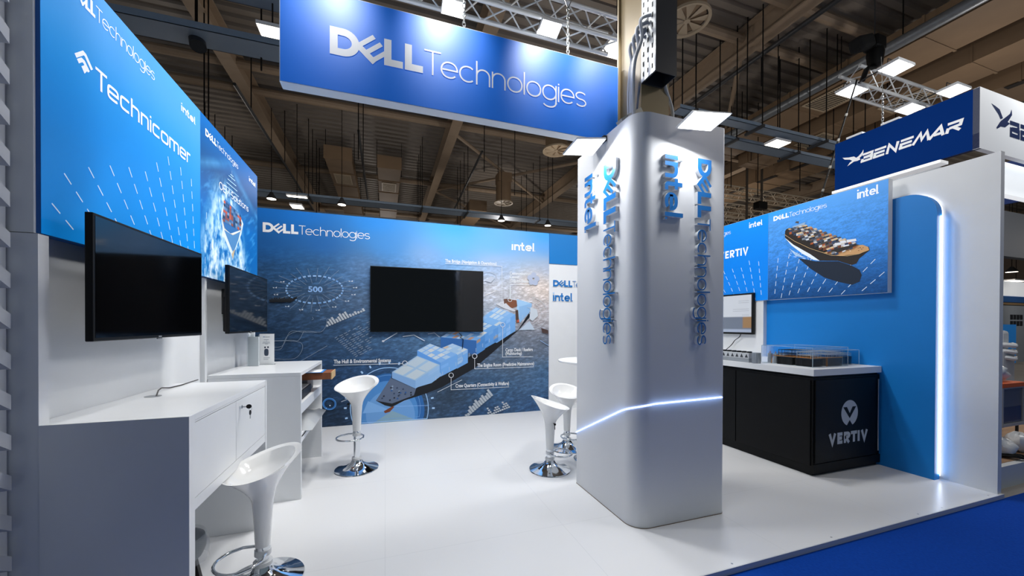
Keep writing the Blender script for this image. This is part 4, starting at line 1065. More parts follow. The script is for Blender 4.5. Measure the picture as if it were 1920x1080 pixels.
for k, (y_, x0_) in enumerate(((2.34, 1.78), (2.38, 1.80), (2.42, 1.815), (2.46, 1.825))):
    pts = [(cxa-.01, 2.30+.025*k, 3.74-.034*k), (cxa-.08, y_-.02, 3.70-.034*k), (1.855-.05, y_, 3.58-.03*k), (x0_-.02, y_+.02, 3.42), (x0_-.01, y_+.05, 3.2), (x0_+.02, y_+.06, 2.8)]
    cbl = MB().tube(curve_3d(pts), .013, 8).build('grey_cable', M('grey_cable_sheath', '#b3b6b9', .5), None, smooth=True)
    tag(cbl, 'thick grey cable looping from the dark channel down into the white column', 'cable', 'grey cables beside the hall post')
pts = [(cxb+.012, 2.33, 3.75), (cxb+.05, 2.36, 3.55), (cxb+.02, 2.40, 3.35), (2.2, 2.46, 3.15), (2.19, 2.5, 2.8)]
tag(MB().tube(curve_3d(pts), .013, 8).build('grey_cable', MC['grey_cable_sheath'], None, smooth=True), 'single grey cable behind the dark channel, on its far side', 'cable')
jb = thing('junction_box', 'small dark bracket box clamped to the hall post beside the cables', 'bracket', (1.87, 2.38, 3.72))
MB().box(1.875, cxa-.006, 2.33, 2.418, 3.68, 3.75).build('box', DARKM, jb); MB().box(1.84, 1.875, 2.36, 2.418, 3.66, 3.69).build('clamp', STEEL, jb)
for k in range(2):
    x_ = 1.72+.06*k; z_ = 2.96+.03*k
    so = thing('taped_socket', 'taped white plug socket on a rust-brown block behind the column top' if k else 'second taped white plug, nearer the hanging sign, behind the column top', 'plug', (x_+.05, 2.52-.05*k, 2.95))
    MB().obox((x_+.05, 2.50-.05*k, z_+.09), (Vector((.82, 0, .57)), Vector((0, 1, 0)), Vector((-.57, 0, .82))), .05, .035, .022).build('plug', M('taped_white', '#cfc9bd', .7), so)
    MB().box(x_+.02, x_+.10, 2.46-.05*k, 2.53-.05*k, z_-.16, z_+.045).build('block', M('rust_brown', '#5d3b28', .8), so)

# ================================================================== hanging sign, chains, truss
hs = thing('hanging_sign', 'long blue hanging sign with white company lettering above the stand', 'sign', (.6, 2.74, 2.976))
HX0, HX1, HZ0, HZ1 = -.632, 1.85, 2.976, 3.612
MB().box(HX0, HX1, 2.702, 2.79, HZ0, HZ1).build('box', M('sign_white_frame', '#d9dcdf', .5), hs)
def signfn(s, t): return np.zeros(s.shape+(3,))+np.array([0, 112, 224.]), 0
print_panel('printed_face', (HX0+.004, 2.7005, HZ0+.004), (1, 0, 0), (0, 0, 1), HX1-HX0-.008, HZ1-HZ0-.008, 12, 6, signfn, print_mat('hanging_sign_print', .22, .47, spec=1.0), hs)  # even emission added to the print lifts its blue
dell_logo(hs, 1, 2.7, -1, (618, 100), (793, 134), (618, 48.5), (1099, 199), M('hanging_sign_white', '#f4f6f8', .5, emis=.12), .001)
def chain(name, label, x, y, z0, z1, bridle=None):
    t = thing(name, label, 'chain', (x, y, z0)); m = MB(); z = z0; k = 0
    while z < min(z1, z0+.40):
        pts = [(x+(.011*math.cos(a) if k % 2 else 0), y+(0 if k % 2 else .011*math.cos(a)), z+.022+.022*math.sin(a)) for a in [2*PI*i/12 for i in range(12)]]
        m.tube(pts, .0035, 6, closed=True); z += .034; k += 1
    m.build('links', STEEL, t, smooth=True)
    if z1 > z0+.4:
        for dx in (-.0, ) if not bridle else (-bridle, bridle): MB().tube([(x, y, z-.005), (x+dx, y+.02, z1)], .004, 6).build('sling', STEEL, t)
    return t
p = at(870, 52, 1, 2.745); chain('hanging_chain', 'steel chain holding up the hanging sign above the heavy lettering', p.x, 2.745, 3.612, 4.75)
p = at(1065, 98, 1, 2.745); t = chain('hanging_chain.001', 'steel ring and forked sling holding up the far end of the hanging sign', p.x, 2.745, 3.612, 4.3, .11)
for k, u in enumerate((811, 919)):
    p = at(u, 40 if k == 0 else 66, 1, 2.80)
    l = thing('sign_top_lamp', ('white lamp housing on the top edge of the hanging sign, near the chain', 'white lamp housing on the top edge of the hanging sign, over the light lettering')[k], 'lamp', (p.x, 2.8, HZ1))
    MB().box(p.x-.075, p.x+.075, 2.80, 2.95, HZ1+.005, HZ1+.035).build('housing', LAMPW, l); MB().box(p.x-.01, p.x+.01, 2.75, 2.80, HZ1-.0, HZ1+.02).build('bracket', DARKM, l)
def truss(name, label, a, b, s, r=.021, step=.42, mat=None, cat='truss', rb=.009, up=Vector((0, 0, 1))):
    """four-chord box truss from a to b (axis points of the bottom front chord)"""
    mat = mat or ALU
    a = Vector(a); b = Vector(b); d = (b-a).normalized(); L = (b-a).length; sd = up.cross(d).normalized()
    t = thing(name, label, cat, a); offs = [Vector((0, 0, 0)), sd*s, up*s, sd*s+up*s]
    for o in offs: MB().tube([a+o, b+o], r, 12).build('chord', mat, t, smooth=True)
    n = max(1, int(L/step))
    for i in range(n):
        p0 = a+d*(L*i/n); p1 = a+d*(L*(i+.5)/n); p2 = a+d*(L*(i+1)/n)
        m = MB()
        for (o1, o2) in ((0, 2), (1, 3), (0, 1), (2, 3)):
            m.tube([p0+offs[o1], p1+offs[o2]], rb, 6); m.tube([p1+offs[o2], p2+offs[o1]], rb, 6)
        m.build('bracing', mat, t)
    return t
TZ = 4.80
truss('lighting_truss', 'bright aluminium box truss above the hanging sign', (-.6, 3.78, TZ), (2.6, 3.78, TZ), .25, .024, .45)
def flood(name, label, c, hx, hy, tilt, chord=None, group=None, cat='floodlight', face=None):
    """flat rectangular flood, its lit face turned down and tilted"""
    c = Vector(c); t = thing(name, label, cat, c, group)
    X = Vector((1, 0, 0)); Y = Vector((0, math.cos(tilt), math.sin(tilt))); Z = X.cross(Y)
    MB().obox(c+Z*.02, (X, Y, Z), hx, hy, .018).build('housing', LAMPW, t)
    MB().obox(c+Z*.0005, (X, Y, Z), hx*.93, hy*.93, .001).build('lit_face', face or LAMPF, t)
    MB().tube([c+Z*.036+X*hx, c+Z*.10+X*hx*.9, c+Z*.1-X*hx*.9, c+Z*.036-X*hx], .006, 6).build('bracket', DARKM, t)
    if chord:
        cy_, cz_ = min(chord, key=lambda q: (q[0]-c.y)**2+(q[1]-c.z)**2); MB().tube([c+Z*.1, Vector((c.x, cy_, cz_))], .010, 8).build('clamp_arm', DARKM, t)
    return t
CH1 = ((3.78, TZ), (4.03, TZ))
p = at(850, 16, 2, 4.66); flood('truss_flood', 'brilliant white flood lamp on the truss above the heavy lettering', (p.x, p.y, p.z), .115, .075, -.35, CH1)
p = at(1031, 55, 2, 4.62); flood('truss_flood.001', 'brilliant white flood lamp on the truss above the light lettering', (p.x, p.y, p.z), .115, .08, -.3, CH1)
p = at(1040, 36, 2, 4.72); flood('truss_flood.002', 'second glowing flood directly above the one over the light lettering', (p.x, p.y+.16, p.z), .07, .04, -.3, CH1)

# ================================================================== right side of the stand
BF = 4.89
BLUEW = M('blue_feature_board', '#0480d4', .5, noise=.02)
bp_ = thing('blue_feature_panel', 'tall bright blue panel with one rounded corner and a light strip along its edge', 'panel', (BF, 2.8, 0))
R0 = .22
prof = [(3.688, 0), (2.045, 0), (2.045, 2.74-R0)]+[(2.045+R0-R0*math.cos(a), 2.74-R0+R0*math.sin(a)) for a in [PI/2*k/14 for k in range(1, 15)]]+[(3.688, 2.74)]
MB().prism(prof, 0, BF, 4.972).build('board', BLUEW, bp_)
LED = M('white_led_strip', '#ffffff', .4, emis=2)
pts = [(4.985, 2.050, .03), (4.985, 2.050, 2.74-R0)]+[(4.985, 2.045+R0-(R0-.004)*math.cos(a), 2.74-R0+(R0-.004)*math.sin(a)) for a in [PI/2*k/8 for k in range(1, 9)]]
m = MB()
for i in range(len(pts)-1): m.bar(pts[i], pts[i+1], .008, .009)
m.build('light_strip', LED, bp_)
MB().box(4.972, 4.9995, 2.12, 3.68, .02, 2.6).build('spacer', M('spacer_white', '#d8dadc', .6), bp_)
d = bpy.data.lights.new('led_glow', 'AREA'); o = bpy.data.objects.new('led_glow', d); COL.objects.link(o); d.shape = 'RECTANGLE'; d.size = .02; d.size_y = 2.45; d.energy = 2.2; d.color = (.97, .98, 1)
o.location = (4.975, 2.036, 1.27); o.rotation_euler = Vector((.75, -1, 0)).to_track_quat('-Z', 'Z').to_euler()
o.matrix_world = Matrix.Translation((4.968, 2.036, 1.27)) @ Matrix((Vector((.8, .6, 0)), Vector((0, 0, 1)), Vector((.6, -.8, 0)).cross(Vector((0, 0, 0))) if False else Vector((.8, .6, 0)).cross(Vector((0, 0, 1))))).transposed().to_4x4()
# flip towards the wall if needed
zdir = (o.matrix_world.to_3x3() @ Vector((0, 0, -1)))
def right_sign(name, label, y0, y1, fn, emis, pm, back):
    t = thing(name, label, 'sign', (XR, y0, 1.787))
    MB().box(XR+.001, back, y0, y1, 1.787, 2.943).build('frame', M('sign_frame_white', '#dfe2e4', .5), t)
    print_panel('printed_face', (XR, y1, 1.789), (0, -1, 0), (0, 0, 1), y1-y0, 1.152, *pm, fn, print_mat(name.replace('.', '_')+'_print', emis, .45, .2 if 'ship' in label else 0, (1, 1, 2.6), 52), t)
    return t
def r1(s, t):
    c = np.zeros(s.shape+(3,))+np.array([34, 112, 200.]); k = np.clip(t, 0, 1)[..., None]
    c = c*(1-k)+np.array([84, 154, 226.])*k; c = c*(1-.38*np.clip((.45-t)/.45, 0, 1)[..., None])
    n = fbm(s*30+t*14, t*85-s*18, 6); g = np.clip((n-.46)*3, -1, 1)*np.clip((.95-t)/.2, 0, 1)
    c = c*(1+.12*g[..., None]); hz = np.clip((t-.88)/.12, 0, 1)*np.clip(1-s*1.6, 0, 1); c = c+(np.array([40, 150, 235])-c)*hz[..., None]
    return c, np.clip((.95-t)/.2, 0, 1)
def r2(s, t):
    c = np.zeros(s.shape+(3,))+np.array([4, 126, 226.]); k = np.clip(t-.5, 0, 1)[..., None]; return c+(np.array([20, 150, 236])-c)*k, 0
rs1 = right_sign('backlit_sign.002', 'backlit sign picturing a loaded container ship and its wake, on the blue panel', 2.37, 3.62, r1, .24, (170, 150), BF-.001)
rs2 = right_sign('backlit_sign.003', 'plain blue backlit sign with white lettering, partly hidden by the white column', 3.622, 4.9, r2, .24, (8, 8), 4.8295)
RW = M('right_sign_white', '#f4f7fa', .5, emis=.2)
L, H, L2 = dell_logo(rs1, 0, XR, -1, (1450.4, 415), (1479.5, 407.3), (1450.4, 406.3), (1550.5, 390), RW)
intel_logo(rs1, 0, XR, -1, (1607.6, 373.2), (1648, 364), (1607.6, 356.5), RW)
intel_logo(rs2, 0, XR, -1, (1404.8, 428), (1430, 422.4), (1404.8, 418), RW)
e = at(1370.5, 438.5, 0, XR)
S, w_ = layout('Technologies', .075, .07, .70, 2.1, 1.16); put(S, w_, (Vector((XR, e.y+L2, e.z)), Vector((0, -1, 0)), Vector((0, 0, 1)), Vector((-1, 0, 0))), L2, H*.97, RW, 'light_lettering', rs2)
S, w_ = dell_strokes(); put(S, w_, (Vector((XR, e.y+L2+L+.01, e.z)), Vector((0, -1, 0)), Vector((0, 0, 1)), Vector((-1, 0, 0))), L, H, RW, 'company_lettering', rs2)
e = at(1403, 477, 0, XR); hh = at(1403, 462.5, 0, XR).z-e.z; ll = hh*4.35
S, w_ = layout('VERTIV', .16, .2, .7); put(S, w_, (Vector((XR, e.y+ll, e.z)), Vector((0, -1, 0)), Vector((0, 0, 1)), Vector((-1, 0, 0))), ll, hh, RW, 'client_lettering', rs2)
dashes(rs1, XR, -1, 3.62, .85, 2.37, 3.62, 1.787, 2.6, .9, 2.2, lambda y: 2.42-.22*(3.62-y), 5.2, '#d8e6f4', .2, .1)
dashes(rs2, XR, -1, 3.62, .85, 3.622, 4.9, 1.787, 2.6, .9, 2.2, lambda y: 2.36-.1*(y-3.62), 5.2, '#d8e6f4', .2, .1)
# the pictured ship
A = Art(0, XR, -1, None, .0013, .2, 'ship_'); A.start(); random.seed(5)
A.poly('#1b2636', [(1497, 484), (1530, 490), (1572, 490), (1597, 498), (1612, 506), (1616, 516), (1612, 528), (1598, 534), (1570, 528), (1545, 520), (1520, 504)])
A.poly('#2a2420', [(1472, 434), (1474, 430), (1480, 427), (1560, 470), (1612, 473), (1629, 462), (1631, 469), (1612, 484), (1606, 494), (1597, 497), (1571, 489), (1536, 489), (1520, 480), (1488, 462), (1476, 452), (1472, 445)])
A.poly('#e4eef6', [(1472, 446), (1488, 459), (1520, 477), (1537, 489), (1525, 487), (1505, 476), (1484, 460)]); A.poly('#9fc0e2', [(1480, 466), (1500, 478), (1512, 484), (1492, 480)])
for k in range(24): x = 1481+random.random()*34; y = 470+random.random()*10+(x-1480)*.2; A.poly('#dce9f5', [(x, y), (x+2.4, y-.5), (x+2, y+.9)])
A.poly('#c79a6a', [(1545, 474), (1580, 462), (1618, 459), (1628, 463), (1630, 469), (1610, 476), (1575, 480)])
for k in range(16):
    x = 1572+random.random()*46; y = 464+random.random()*9; A.poly(random.choice(['#5d3a26', '#e9dcc9', '#7e4c2c', '#3c3a3a']), [(x, y), (x+2.6, y-.8), (x+2.4, y+1.2)])
A.poly('#8fa9c4', [(1486, 425), (1511, 416.5), (1508, 422), (1488, 430)]); A.poly('#4a4440', [(1491, 418), (1493, 415), (1498, 415), (1498, 419)])
for r in range(11):
    t = r/10; a = (1477+t*80, 429+t*42); b = (1512+t*92, 421+t*32)
    for k in range(7):
        p = lerp(a, b, k/7); q = lerp(a, b, (k+.92)/7); hgt = 6+random.random()*2.5; sk = (3.2, 2.3)
        top = random.choice(['#4a4038', '#b89a70', '#5e5148', '#8d7a64', '#3c4656', '#c8c4bc', '#cdb48c'])
        A.poly(top, [p, q, (q[0]+sk[0], q[1]+sk[1]), (p[0]+sk[0], p[1]+sk[1])])
        for j in range(2):
            A.poly(random.choice(['#2c3e5c', '#a5562c', '#2a2a2e', '#3a5d92', '#6b3a26', '#7f8894', '#30343c', '#c8cbd0']), [(p[0]+sk[0], p[1]+sk[1]+hgt*.5*j), (q[0]+sk[0], q[1]+sk[1]+hgt*.5*j), (q[0]+sk[0], q[1]+sk[1]+hgt*.5*(j+1)), (p[0]+sk[0], p[1]+sk[1]+hgt*.5*(j+1))])
for x, y in ((1566, 456), (1576, 452), (1588, 450), (1582, 460), (1595, 449)): A.poly('#d9dde2', [(x, y), (x+11, y-1.5), (x+12, y+3), (x+1, y+5)])
A.poly('#2e2a26', [(1558, 469), (1604, 458), (1612, 459), (1572, 474)])
A.line('#c9a878', [(1472, 440), (1490, 452), (1520, 466), (1560, 479), (1590, 480), (1612, 476), (1630, 468)], .9)
A.done('ship_picture', rs1)

# monitor on the recessed wall
def monfn(s, t):
    c = np.where((t > .42)[..., None], np.array([176, 180, 186.]), np.array([96, 104, 118.])+np.clip((s-.2)*0, 0, 1)[..., None])
    c = np.where(((t < .42) & (t > .1) & (s > .82))[..., None], np.array([132, 104, 74.]), c); c = np.where((t < .1)[..., None], np.array([140, 150, 168.]), c); return c, 0
mt = tv('wall_monitor', 'black-framed monitor with a grey page on screen, on the wall behind the column', 0, 4.77, -1, 3.79, 4.55, 1.325, 1.90, 4.83, .022, .04, True, BLACKP, False)
mt['category'] = 'monitor'
print_panel('screen_page', (4.7685, 4.53, 1.352), (0, -1, 0), (0, 0, 1), .715, .525, 30, 30, monfn, print_mat('screen_page', .45, .25), mt)
m = MB()
for a, b, z in ((.72, .95, .84), (.72, .95, .79), (.60, .95, .62), (.60, .95, .57), (.8, .95, .46)): m.add([(4.7675, 4.53-.715*a, 1.352+.525*z), (4.7675, 4.53-.715*b, 1.352+.525*z), (4.7675, 4.53-.715*b, 1.356+.525*z), (4.7675, 4.53-.715*a, 1.356+.525*z)], [(0, 1, 2, 3)])
m.build('page_lines', M('page_line_grey', '#8d929a', .5, emis=.2), mt)
q = [at(a, b, 0, 4.79) for a, b in ((1389, 626), (1386, 632), (1378, 638), (1372, 646), (1362, 655), (1356, 658))]
tag(MB().tube(curve_3d([tuple(v) for v in q]), .005, 8).build('monitor_lead', BLACKP, None, smooth=True), 'thin black lead hanging from the wall monitor down to the counter', 'cable')

# ------------------------------------------------------------------ the black counter
ct = thing('display_counter', 'black counter with a white top and a white round emblem on its end', 'counter', (4.38, 3.6, 0))
KX0, KY0, KX1, KY1 = 3.871, 2.45, 4.888, 4.95
CBK = M('black_counter_lacquer', '#08090a', .5, spec=.25, noise=.2, nscale=8)
MB().box(KX0+.012, KX1, KY0+.012, KY1, .03, .945).build('body', CBK, ct)
MB().box(KX0+.03, KX1-.01, KY0+.03, KY1-.01, 0, .03).build('plinth', BLACKP, ct)
MB().box(KX0-.006, KX1+.0005, KY0-.004, KY1, .966, 1.03).build('countertop', WHITE, ct, bevel=.002)
MB().box(KX0+.03, KX1-.01, KY0+.03, KY1-.01, .945, .966).build('shadow_gap', BLACKP, ct)
MB().box(KX0, KX0+.0118, KY0+.03, 3.28, .10, .925).build('front_board', CBK, ct, bevel=.002); MB().box(KX0, KX0+.0118, 3.29, 4.94, .10, .925).build('front_board', CBK, ct, bevel=.002)
dr = MB().box(KX0+.03, KX1-.09, KY0-.001, KY0+.0118, .125, .925).build('door', CBK, ct, bevel=.002)
MB().cyl((KX1-.052, KY0-.006, .16), (KX1-.052, KY0-.006, .90), .006, 10).build('handle', STEEL, dr, smooth=True)
MB().box(KX0+.012, KX1, KY0+.002, KY0+.0118, .03, .115).build('kick_rail', CBK, ct)
VW = M('emblem_grey_white', '#b9bfc7', .5)
a = at(1553.5, 814, 1, KY0); b = at(1559, 834, 1, KY0); c_ = at(1626, 804, 1, KY0)
S, w_ = layout('VERTIV', .13, .26, .7)
put(S, w_, (Vector((a.x, KY0-.001, b.z)), Vector((1, 0, 0)), Vector((0, 0, 1)), Vector((0, -1, 0))), c_.x-a.x, a.z-b.z, VW, 'client_lettering', ct)
ec = at(1592.7, 774, 1, KY0); er = (at(1608, 774, 1, KY0).x-at(1577, 774, 1, KY0).x)/2
def emblem():
    """disc with a dark V cut out and a notch in the bottom, as left and right halves"""
    n = 40; pts = [(math.cos(2*PI*k/n), math.sin(2*PI*k/n)) for k in range(n)]
    m = MB(); y = KY0-.0022
    def W(p, d=0): return (ec.x+p[0]*er, y-d, ec.z+p[1]*er*1.02)
    m.add([W(p) for p in pts], [tuple(range(n))], 0)
    m.add([W(p, .0006) for p in ((-.78, .48), (-.34, .48), (0.0, -.02), (.34, .48), (.78, .48), (0.0, -.42))], [(0, 1, 2, 5), (2, 3, 4, 5)], 1)
    m.add([W(p, .0006) for p in ((0, -.55), (-.42, -1.04), (.42, -1.04))], [(0, 1, 2)], 1)
    return m.build('round_emblem', [VW, CBK], ct)
emblem()
# ------------------------------------------------------------------ scale models and clear covers on the counter
P0 = at(1523.7, 689, 2, 1.032)
cw = at(1589.6, 688, 1, P0.y).x-P0.x; cl = at(1427.7, 681, 0, P0.x).y-P0.y; chh = at(1523.7, 653.3, 1, P0.y).z-1.031
def clear_case(name, label, x0, x1, y0, y1, z0, h):
    t = thing(name, label, 'display case', ((x0+x1)/2, (y0+y1)/2, z0)); w = .005
    A_ = M('case_acrylic', '#f2f8fb', .02, trans=1, ior=1.08, alpha=.35); E_ = M('acrylic_edge', '#cfe0ea', .2, alpha=.8)
    MB().box(x0, x1, y0, y0+w, z0, z0+h).build('pane', A_, t); MB().box(x0, x1, y1-w, y1, z0, z0+h).build('pane', A_, t)
    MB().box(x0, x0+w, y0+w, y1-w, z0, z0+h).build('pane', A_, t); MB().box(x1-w, x1, y0+w, y1-w, z0, z0+h).build('pane', A_, t)
    MB().box(x0, x1, y0, y1, z0+h, z0+h+w).build('lid', A_, t)
    m = MB(); r = .0032
    for x in (x0, x1):
        for y in (y0, y1): m.bar((x, y, z0), (x, y, z0+h+w), r, r)
        m.bar((x, y0, z0+h+w), (x, y1, z0+h+w), r, r); m.bar((x, y0, z0+.002), (x, y1, z0+.002), r, r)
    for y in (y0, y1): m.bar((x0, y, z0+h+w), (x1, y, z0+h+w), r, r); m.bar((x0, y, z0+.002), (x1, y, z0+.002), r, r)
    m.build('polished_edges', E_, t); return t
ZC = 1.0305
clear_case('acrylic_cover', 'large clear acrylic case over the black and grey machine models on the counter', P0.x, P0.x+cw, P0.y, P0.y+cl, ZC, chh)
x2 = P0.x+cw+.02; q = at(1644, 684, 1, P0.y+.12).x
clear_case('acrylic_cover.001', 'smaller clear acrylic case over the navy model at the wall end of the counter', x2, min(q, 4.865), P0.y+.06, P0.y+.42, ZC, chh*.80)
def model_unit(label, x0, x1, y0, y1, h, mat, frame=True, fm='#c9ced3', fh=.05):
    t = thing('machine_model', label, 'scale model', ((x0+x1)/2, (y0+y1)/2, ZC))
    MB().box(x0, x1, y0, y1, ZC, ZC+h).build('cabinet', mat, t, bevel=.002)
    m = MB(); k = x0+.012
    while k < x1-.012: m.box(k, k+.002, y0-.0012, y0, ZC+.01, ZC+h-.01); k += .016
    k = y0+.012
    while k < y1-.012: m.box(x0-.0012, x0, k, k+.002, ZC+.01, ZC+h-.01); k += .016
    m.build('door_seams', M('model_seam', '#23272c', .6), t)
    if frame:
        m = MB(); FMAT = M('model_pipe_'+fm.lstrip('#'), fm, .35, .3); z1 = ZC+h+fh
        for x in np.linspace(x0+.01, x1-.01, 4):
            for y in (y0+.01, y1-.01): m.bar((x, y, ZC+h), (x, y, z1), .004, .004)
        for z in (z1, ZC+h+fh*.5):
            for y in (y0+.01, y1-.01): m.bar((x0+.006, y, z), (x1-.006, y, z), .004, .004)
            for x in np.linspace(x0+.01, x1-.01, 4): m.bar((x, y0+.008, z), (x, y1-.008, z), .004, .004)
        m.build('pipe_frame', FMAT, t)
    return t
BM = M('model_black', '#101114', .4); GM = M('model_grey', '#4b4f54', .45); NM = M('model_navy', '#0b1638', .4); SM = M('model_silver', '#aeb4ba', .35, .5)
X_ = P0.x; Y_ = P0.y
model_unit('black machine model with a white pipe frame, at the corner of the large clear case', X_+.07*cw, X_+.38*cw, Y_+.07*cl, Y_+.36*cl, chh*.42, BM, fh=chh*.36)
model_unit('second black machine model with dark racks on top, behind the corner one', X_+.07*cw, X_+.38*cw, Y_+.42*cl, Y_+.72*cl, chh*.42, BM, True, '#2b2e33', chh*.40)
model_unit('dark grey machine model with pale pipes inside the large clear case', X_+.52*cw, X_+.93*cw, Y_+.06*cl, Y_+.44*cl, chh*.46, GM, True, '#d4d8dc', chh*.33)
model_unit('navy machine model against the blue panel side inside the large clear case', X_+.52*cw, X_+.93*cw, Y_+.52*cl, Y_+.90*cl, chh*.48, NM, True, '#aeb6c0', chh*.3)
t = model_unit('long navy machine model in the smaller clear case', x2+.02, min(q, 4.865)-.05, Y_+.10, Y_+.30, chh*.46, NM, True, '#b9c2cc', chh*.18)
cop = M('copper_tube', '#d08a3c', .3, .8)
cp = thing('copper_pipework', 'orange copper pipework bridging the machine models in the large clear case', 'scale model pipes', (X_+.1, Y_+.3, ZC+chh*.5))
m = MB(); zc_ = ZC+chh*.475
for f_ in (.38, .40): m.tube([(X_+.05*cw, Y_+f_*cl, zc_), (X_+.46*cw, Y_+f_*cl, zc_)], .004, 6)
m.tube([(X_+.05*cw, Y_+.05*cl, zc_), (X_+.05*cw, Y_+.80*cl, zc_), (X_+.05*cw, Y_+.82*cl, ZC)], .004, 6); m.tube([(X_+.46*cw, Y_+.04*cl, zc_-.002), (X_+.46*cw, Y_+.9*cl, zc_-.002)], .004, 6); m.tube([(X_+.05*cw, Y_+.05*cl, zc_), (X_+.9*cw, Y_+.035*cl, zc_)], .004, 6); m.tube([(X_+.46*cw, Y_+.04*cl, zc_), (X_+.46*cw, Y_+.04*cl, ZC)], .004, 6)
m.build('pipes', cop, cp, smooth=True)
for k, (dx, dy, r) in enumerate(((.14*cw, .80*cl, .02), (.34*cw, .86*cl, .02), (.16*cw, .93*cl, .024), (.36*cw, .77*cl, .016))):
    tk = thing('tank_model', ('small silver tank model behind the black models', 'silver tank model at the far end of the large clear case', 'widest silver tank model in the large clear case, by its end pane', 'slimmest silver tank model beside the copper pipes')[k], 'scale model', (X_+dx, Y_+dy, ZC))
    MB().lathe([(r*.96, 0), (r, .004), (r, chh*.52), (r*.9, chh*.56), (.004, chh*.58)], (X_+dx, Y_+dy, ZC), 24).build('tank', SM, tk, smooth=True)
    MB().cyl((X_+dx, Y_+dy, ZC+chh*.57), (X_+dx, Y_+dy, ZC+chh*.68), .005, 8).build('outlet', cop, tk)
p = at(1418, 681, 2, ZC); tk = thing('silver_cylinder', 'upright silver ribbed cylinder standing between the grey fan model and the clear case', 'cylinder', (p.x, p.y, ZC))
rr_ = .042; MB().lathe([(rr_*.98, 0), (rr_, .003), (rr_, .115), (rr_*.97, .118), (.01, .118)], (p.x, p.y, ZC), 36).build('drum', SM, tk, smooth=True)
m = MB()
for k in range(18): a = 2*PI*k/18; m.bar((p.x+rr_*math.cos(a), p.y+rr_*math.sin(a), ZC+.004), (p.x+rr_*math.cos(a), p.y+rr_*math.sin(a), ZC+.114), .003, .003)
m.build('ribs', STEEL, tk)
p1 = at(1404, 680, 2, ZC); fmn = thing('fan_unit_model', 'long grey cooling-unit model with black fans on top, beside the silver cylinder', 'scale model', (p1.x, p1.y+.2, ZC))
fx0, fx1, fy0, fy1 = p1.x, p1.x+.13, p1.y, p1.y+.62
MB().box(fx0, fx1, fy0, fy1, ZC, ZC+.045).build('base', M('model_pale_grey', '#9aa0a6', .5), fmn); MB().box(fx0, fx1, fy0, fy1, ZC+.0455, ZC+.105).build('cabinet', M('model_light_grey', '#c4c8cc', .45), fmn)
m = MB(); k = 0
while fy0+.03+k*.06 < fy1-.04:
    y = fy0+.03+k*.06; m.add([(fx0-.001, y-.02, ZC+.055), (fx0-.001, y+.02, ZC+.055), (fx0-.001, y, ZC+.098)], [(0, 1, 2)]); k += 1
m.build('vent_triangles', M('model_dark', '#3a3f45', .6), fmn)
for k in range(9): MB().lathe([(.026, 0), (.026, .016), (.02, .018)], (fx0+.065, fy0+.045+k*.066, ZC+.105), 18).build('fan', BLACKP, fmn, smooth=True)

# ================================================================== the neighbouring stand
BX = 6.0; by0, by1 = 2.19, 3.545; bz0, bz1 = 3.352, 4.005
NB = thing('square_hanging_sign', 'hanging box sign, navy on one side and white on the other, with a winged emblem', 'sign', (BX, by0, bz0))
def navyfn(s, t): return np.zeros(s.shape+(3,))+np.array([0, 44, 112.]), 0
MB().box(BX+.002, BX+.05, by0+.002, by1, bz0, bz1).build('side_board', M('navy_edge', '#0a2a66', .5), NB)
print_panel('navy_face', (BX, by1, bz0+.002), (0, -1, 0), (0, 0, 1), by1-by0, bz1-bz0-.004, 10, 8, navyfn, print_mat('navy_print', .10, .7, spec=.05), NB)
MB().box(BX, BX+3.2, by0, by0+.05, bz0, bz1).build('white_face', M('fabric_white', '#e2e6ea', .6, emis=.12), NB)
MB().box(BX+3.15, BX+3.2, by0+.05, by1, bz0, bz1).build('side_board', MC['navy_edge'], NB)
MB().box(BX+.05, BX+3.15, by1-.05, by1, bz0, bz1).build('rear_board', M('fabric_grey', '#b9bec4', .6), NB)
BW = M('navy_sign_lettering', '#eef1f4', .5, emis=.1); BN = M('navy_lettering', '#0b2454', .5)
def benemar(plane, pl, pr, pt, mat, parent, N, ax, clip=99):
    f = fr(ax, plane, -1, pl); L, H = span(ax, plane, -1, pl, pr, pt); k = .22; S = []; w = .24; h = w/2; x = 0
    def sk(P): return [(a+b*k, b) for a, b in P]
    for ch in 'BENEMAR':
        if ch == 'B': g = [([(.0, 1-h), (.9, 1-h), (.9, .56), (.2, .5)], 0), ([(.2, .5), (.95, .46), (.95, h), (0, h)], 0), ([(h, .40), (h, h)], 0)]; a = 1.12
        elif ch == 'E': g = [([(0, 1-h), (1.0, 1-h)], 0), ([(0, .5), (.95, .5)], 0), ([(0, h), (1.0, h)], 0), ([(h, h), (h, .62)], 0)]; a = 1.12
        elif ch == 'N': g = [([(h, 0), (h, 1-h*.5), (.95-h, h*.5), (.95-h, 1)], 0)]; a = 1.08
        elif ch == 'M': g = [([(0, 0), (.38, 1-h*.4), (.62, .28), (.86, 1-h*.4), (1.2, 0)], 0)]; a = 1.2
        elif ch == 'A': g = [([(0, 0), (.62, 1-h*.4), (1.0, 0)], 0), ([(.30, .28), (.9, .28)], 0)]; a = 1.12
        else: g = [([(h, 0), (h, .5)], 0), ([(0, 1-h), (.92, 1-h), (.92, .48), (.2, .44)], 0), ([(.5, .42), (1.0, 0)], 0)]; a = 1.1
        for P, c in g: S.append((sk([(x+p_, q_) for p_, q_ in P]), False, w))
        x += a
    return put(S, x+.1, f, L, H, mat, 'company_lettering', parent)
benemar(BX, (1613.3, 306), (1806, 240), (1613.3, 290), BW, NB, None, 0)
A = Art(0, BX, -1, None, .0012, .1, 'bird_'); A.start()
P16 = lambda L_: [(1540+x/4.908, 160+y/4.908) for x, y in L_]
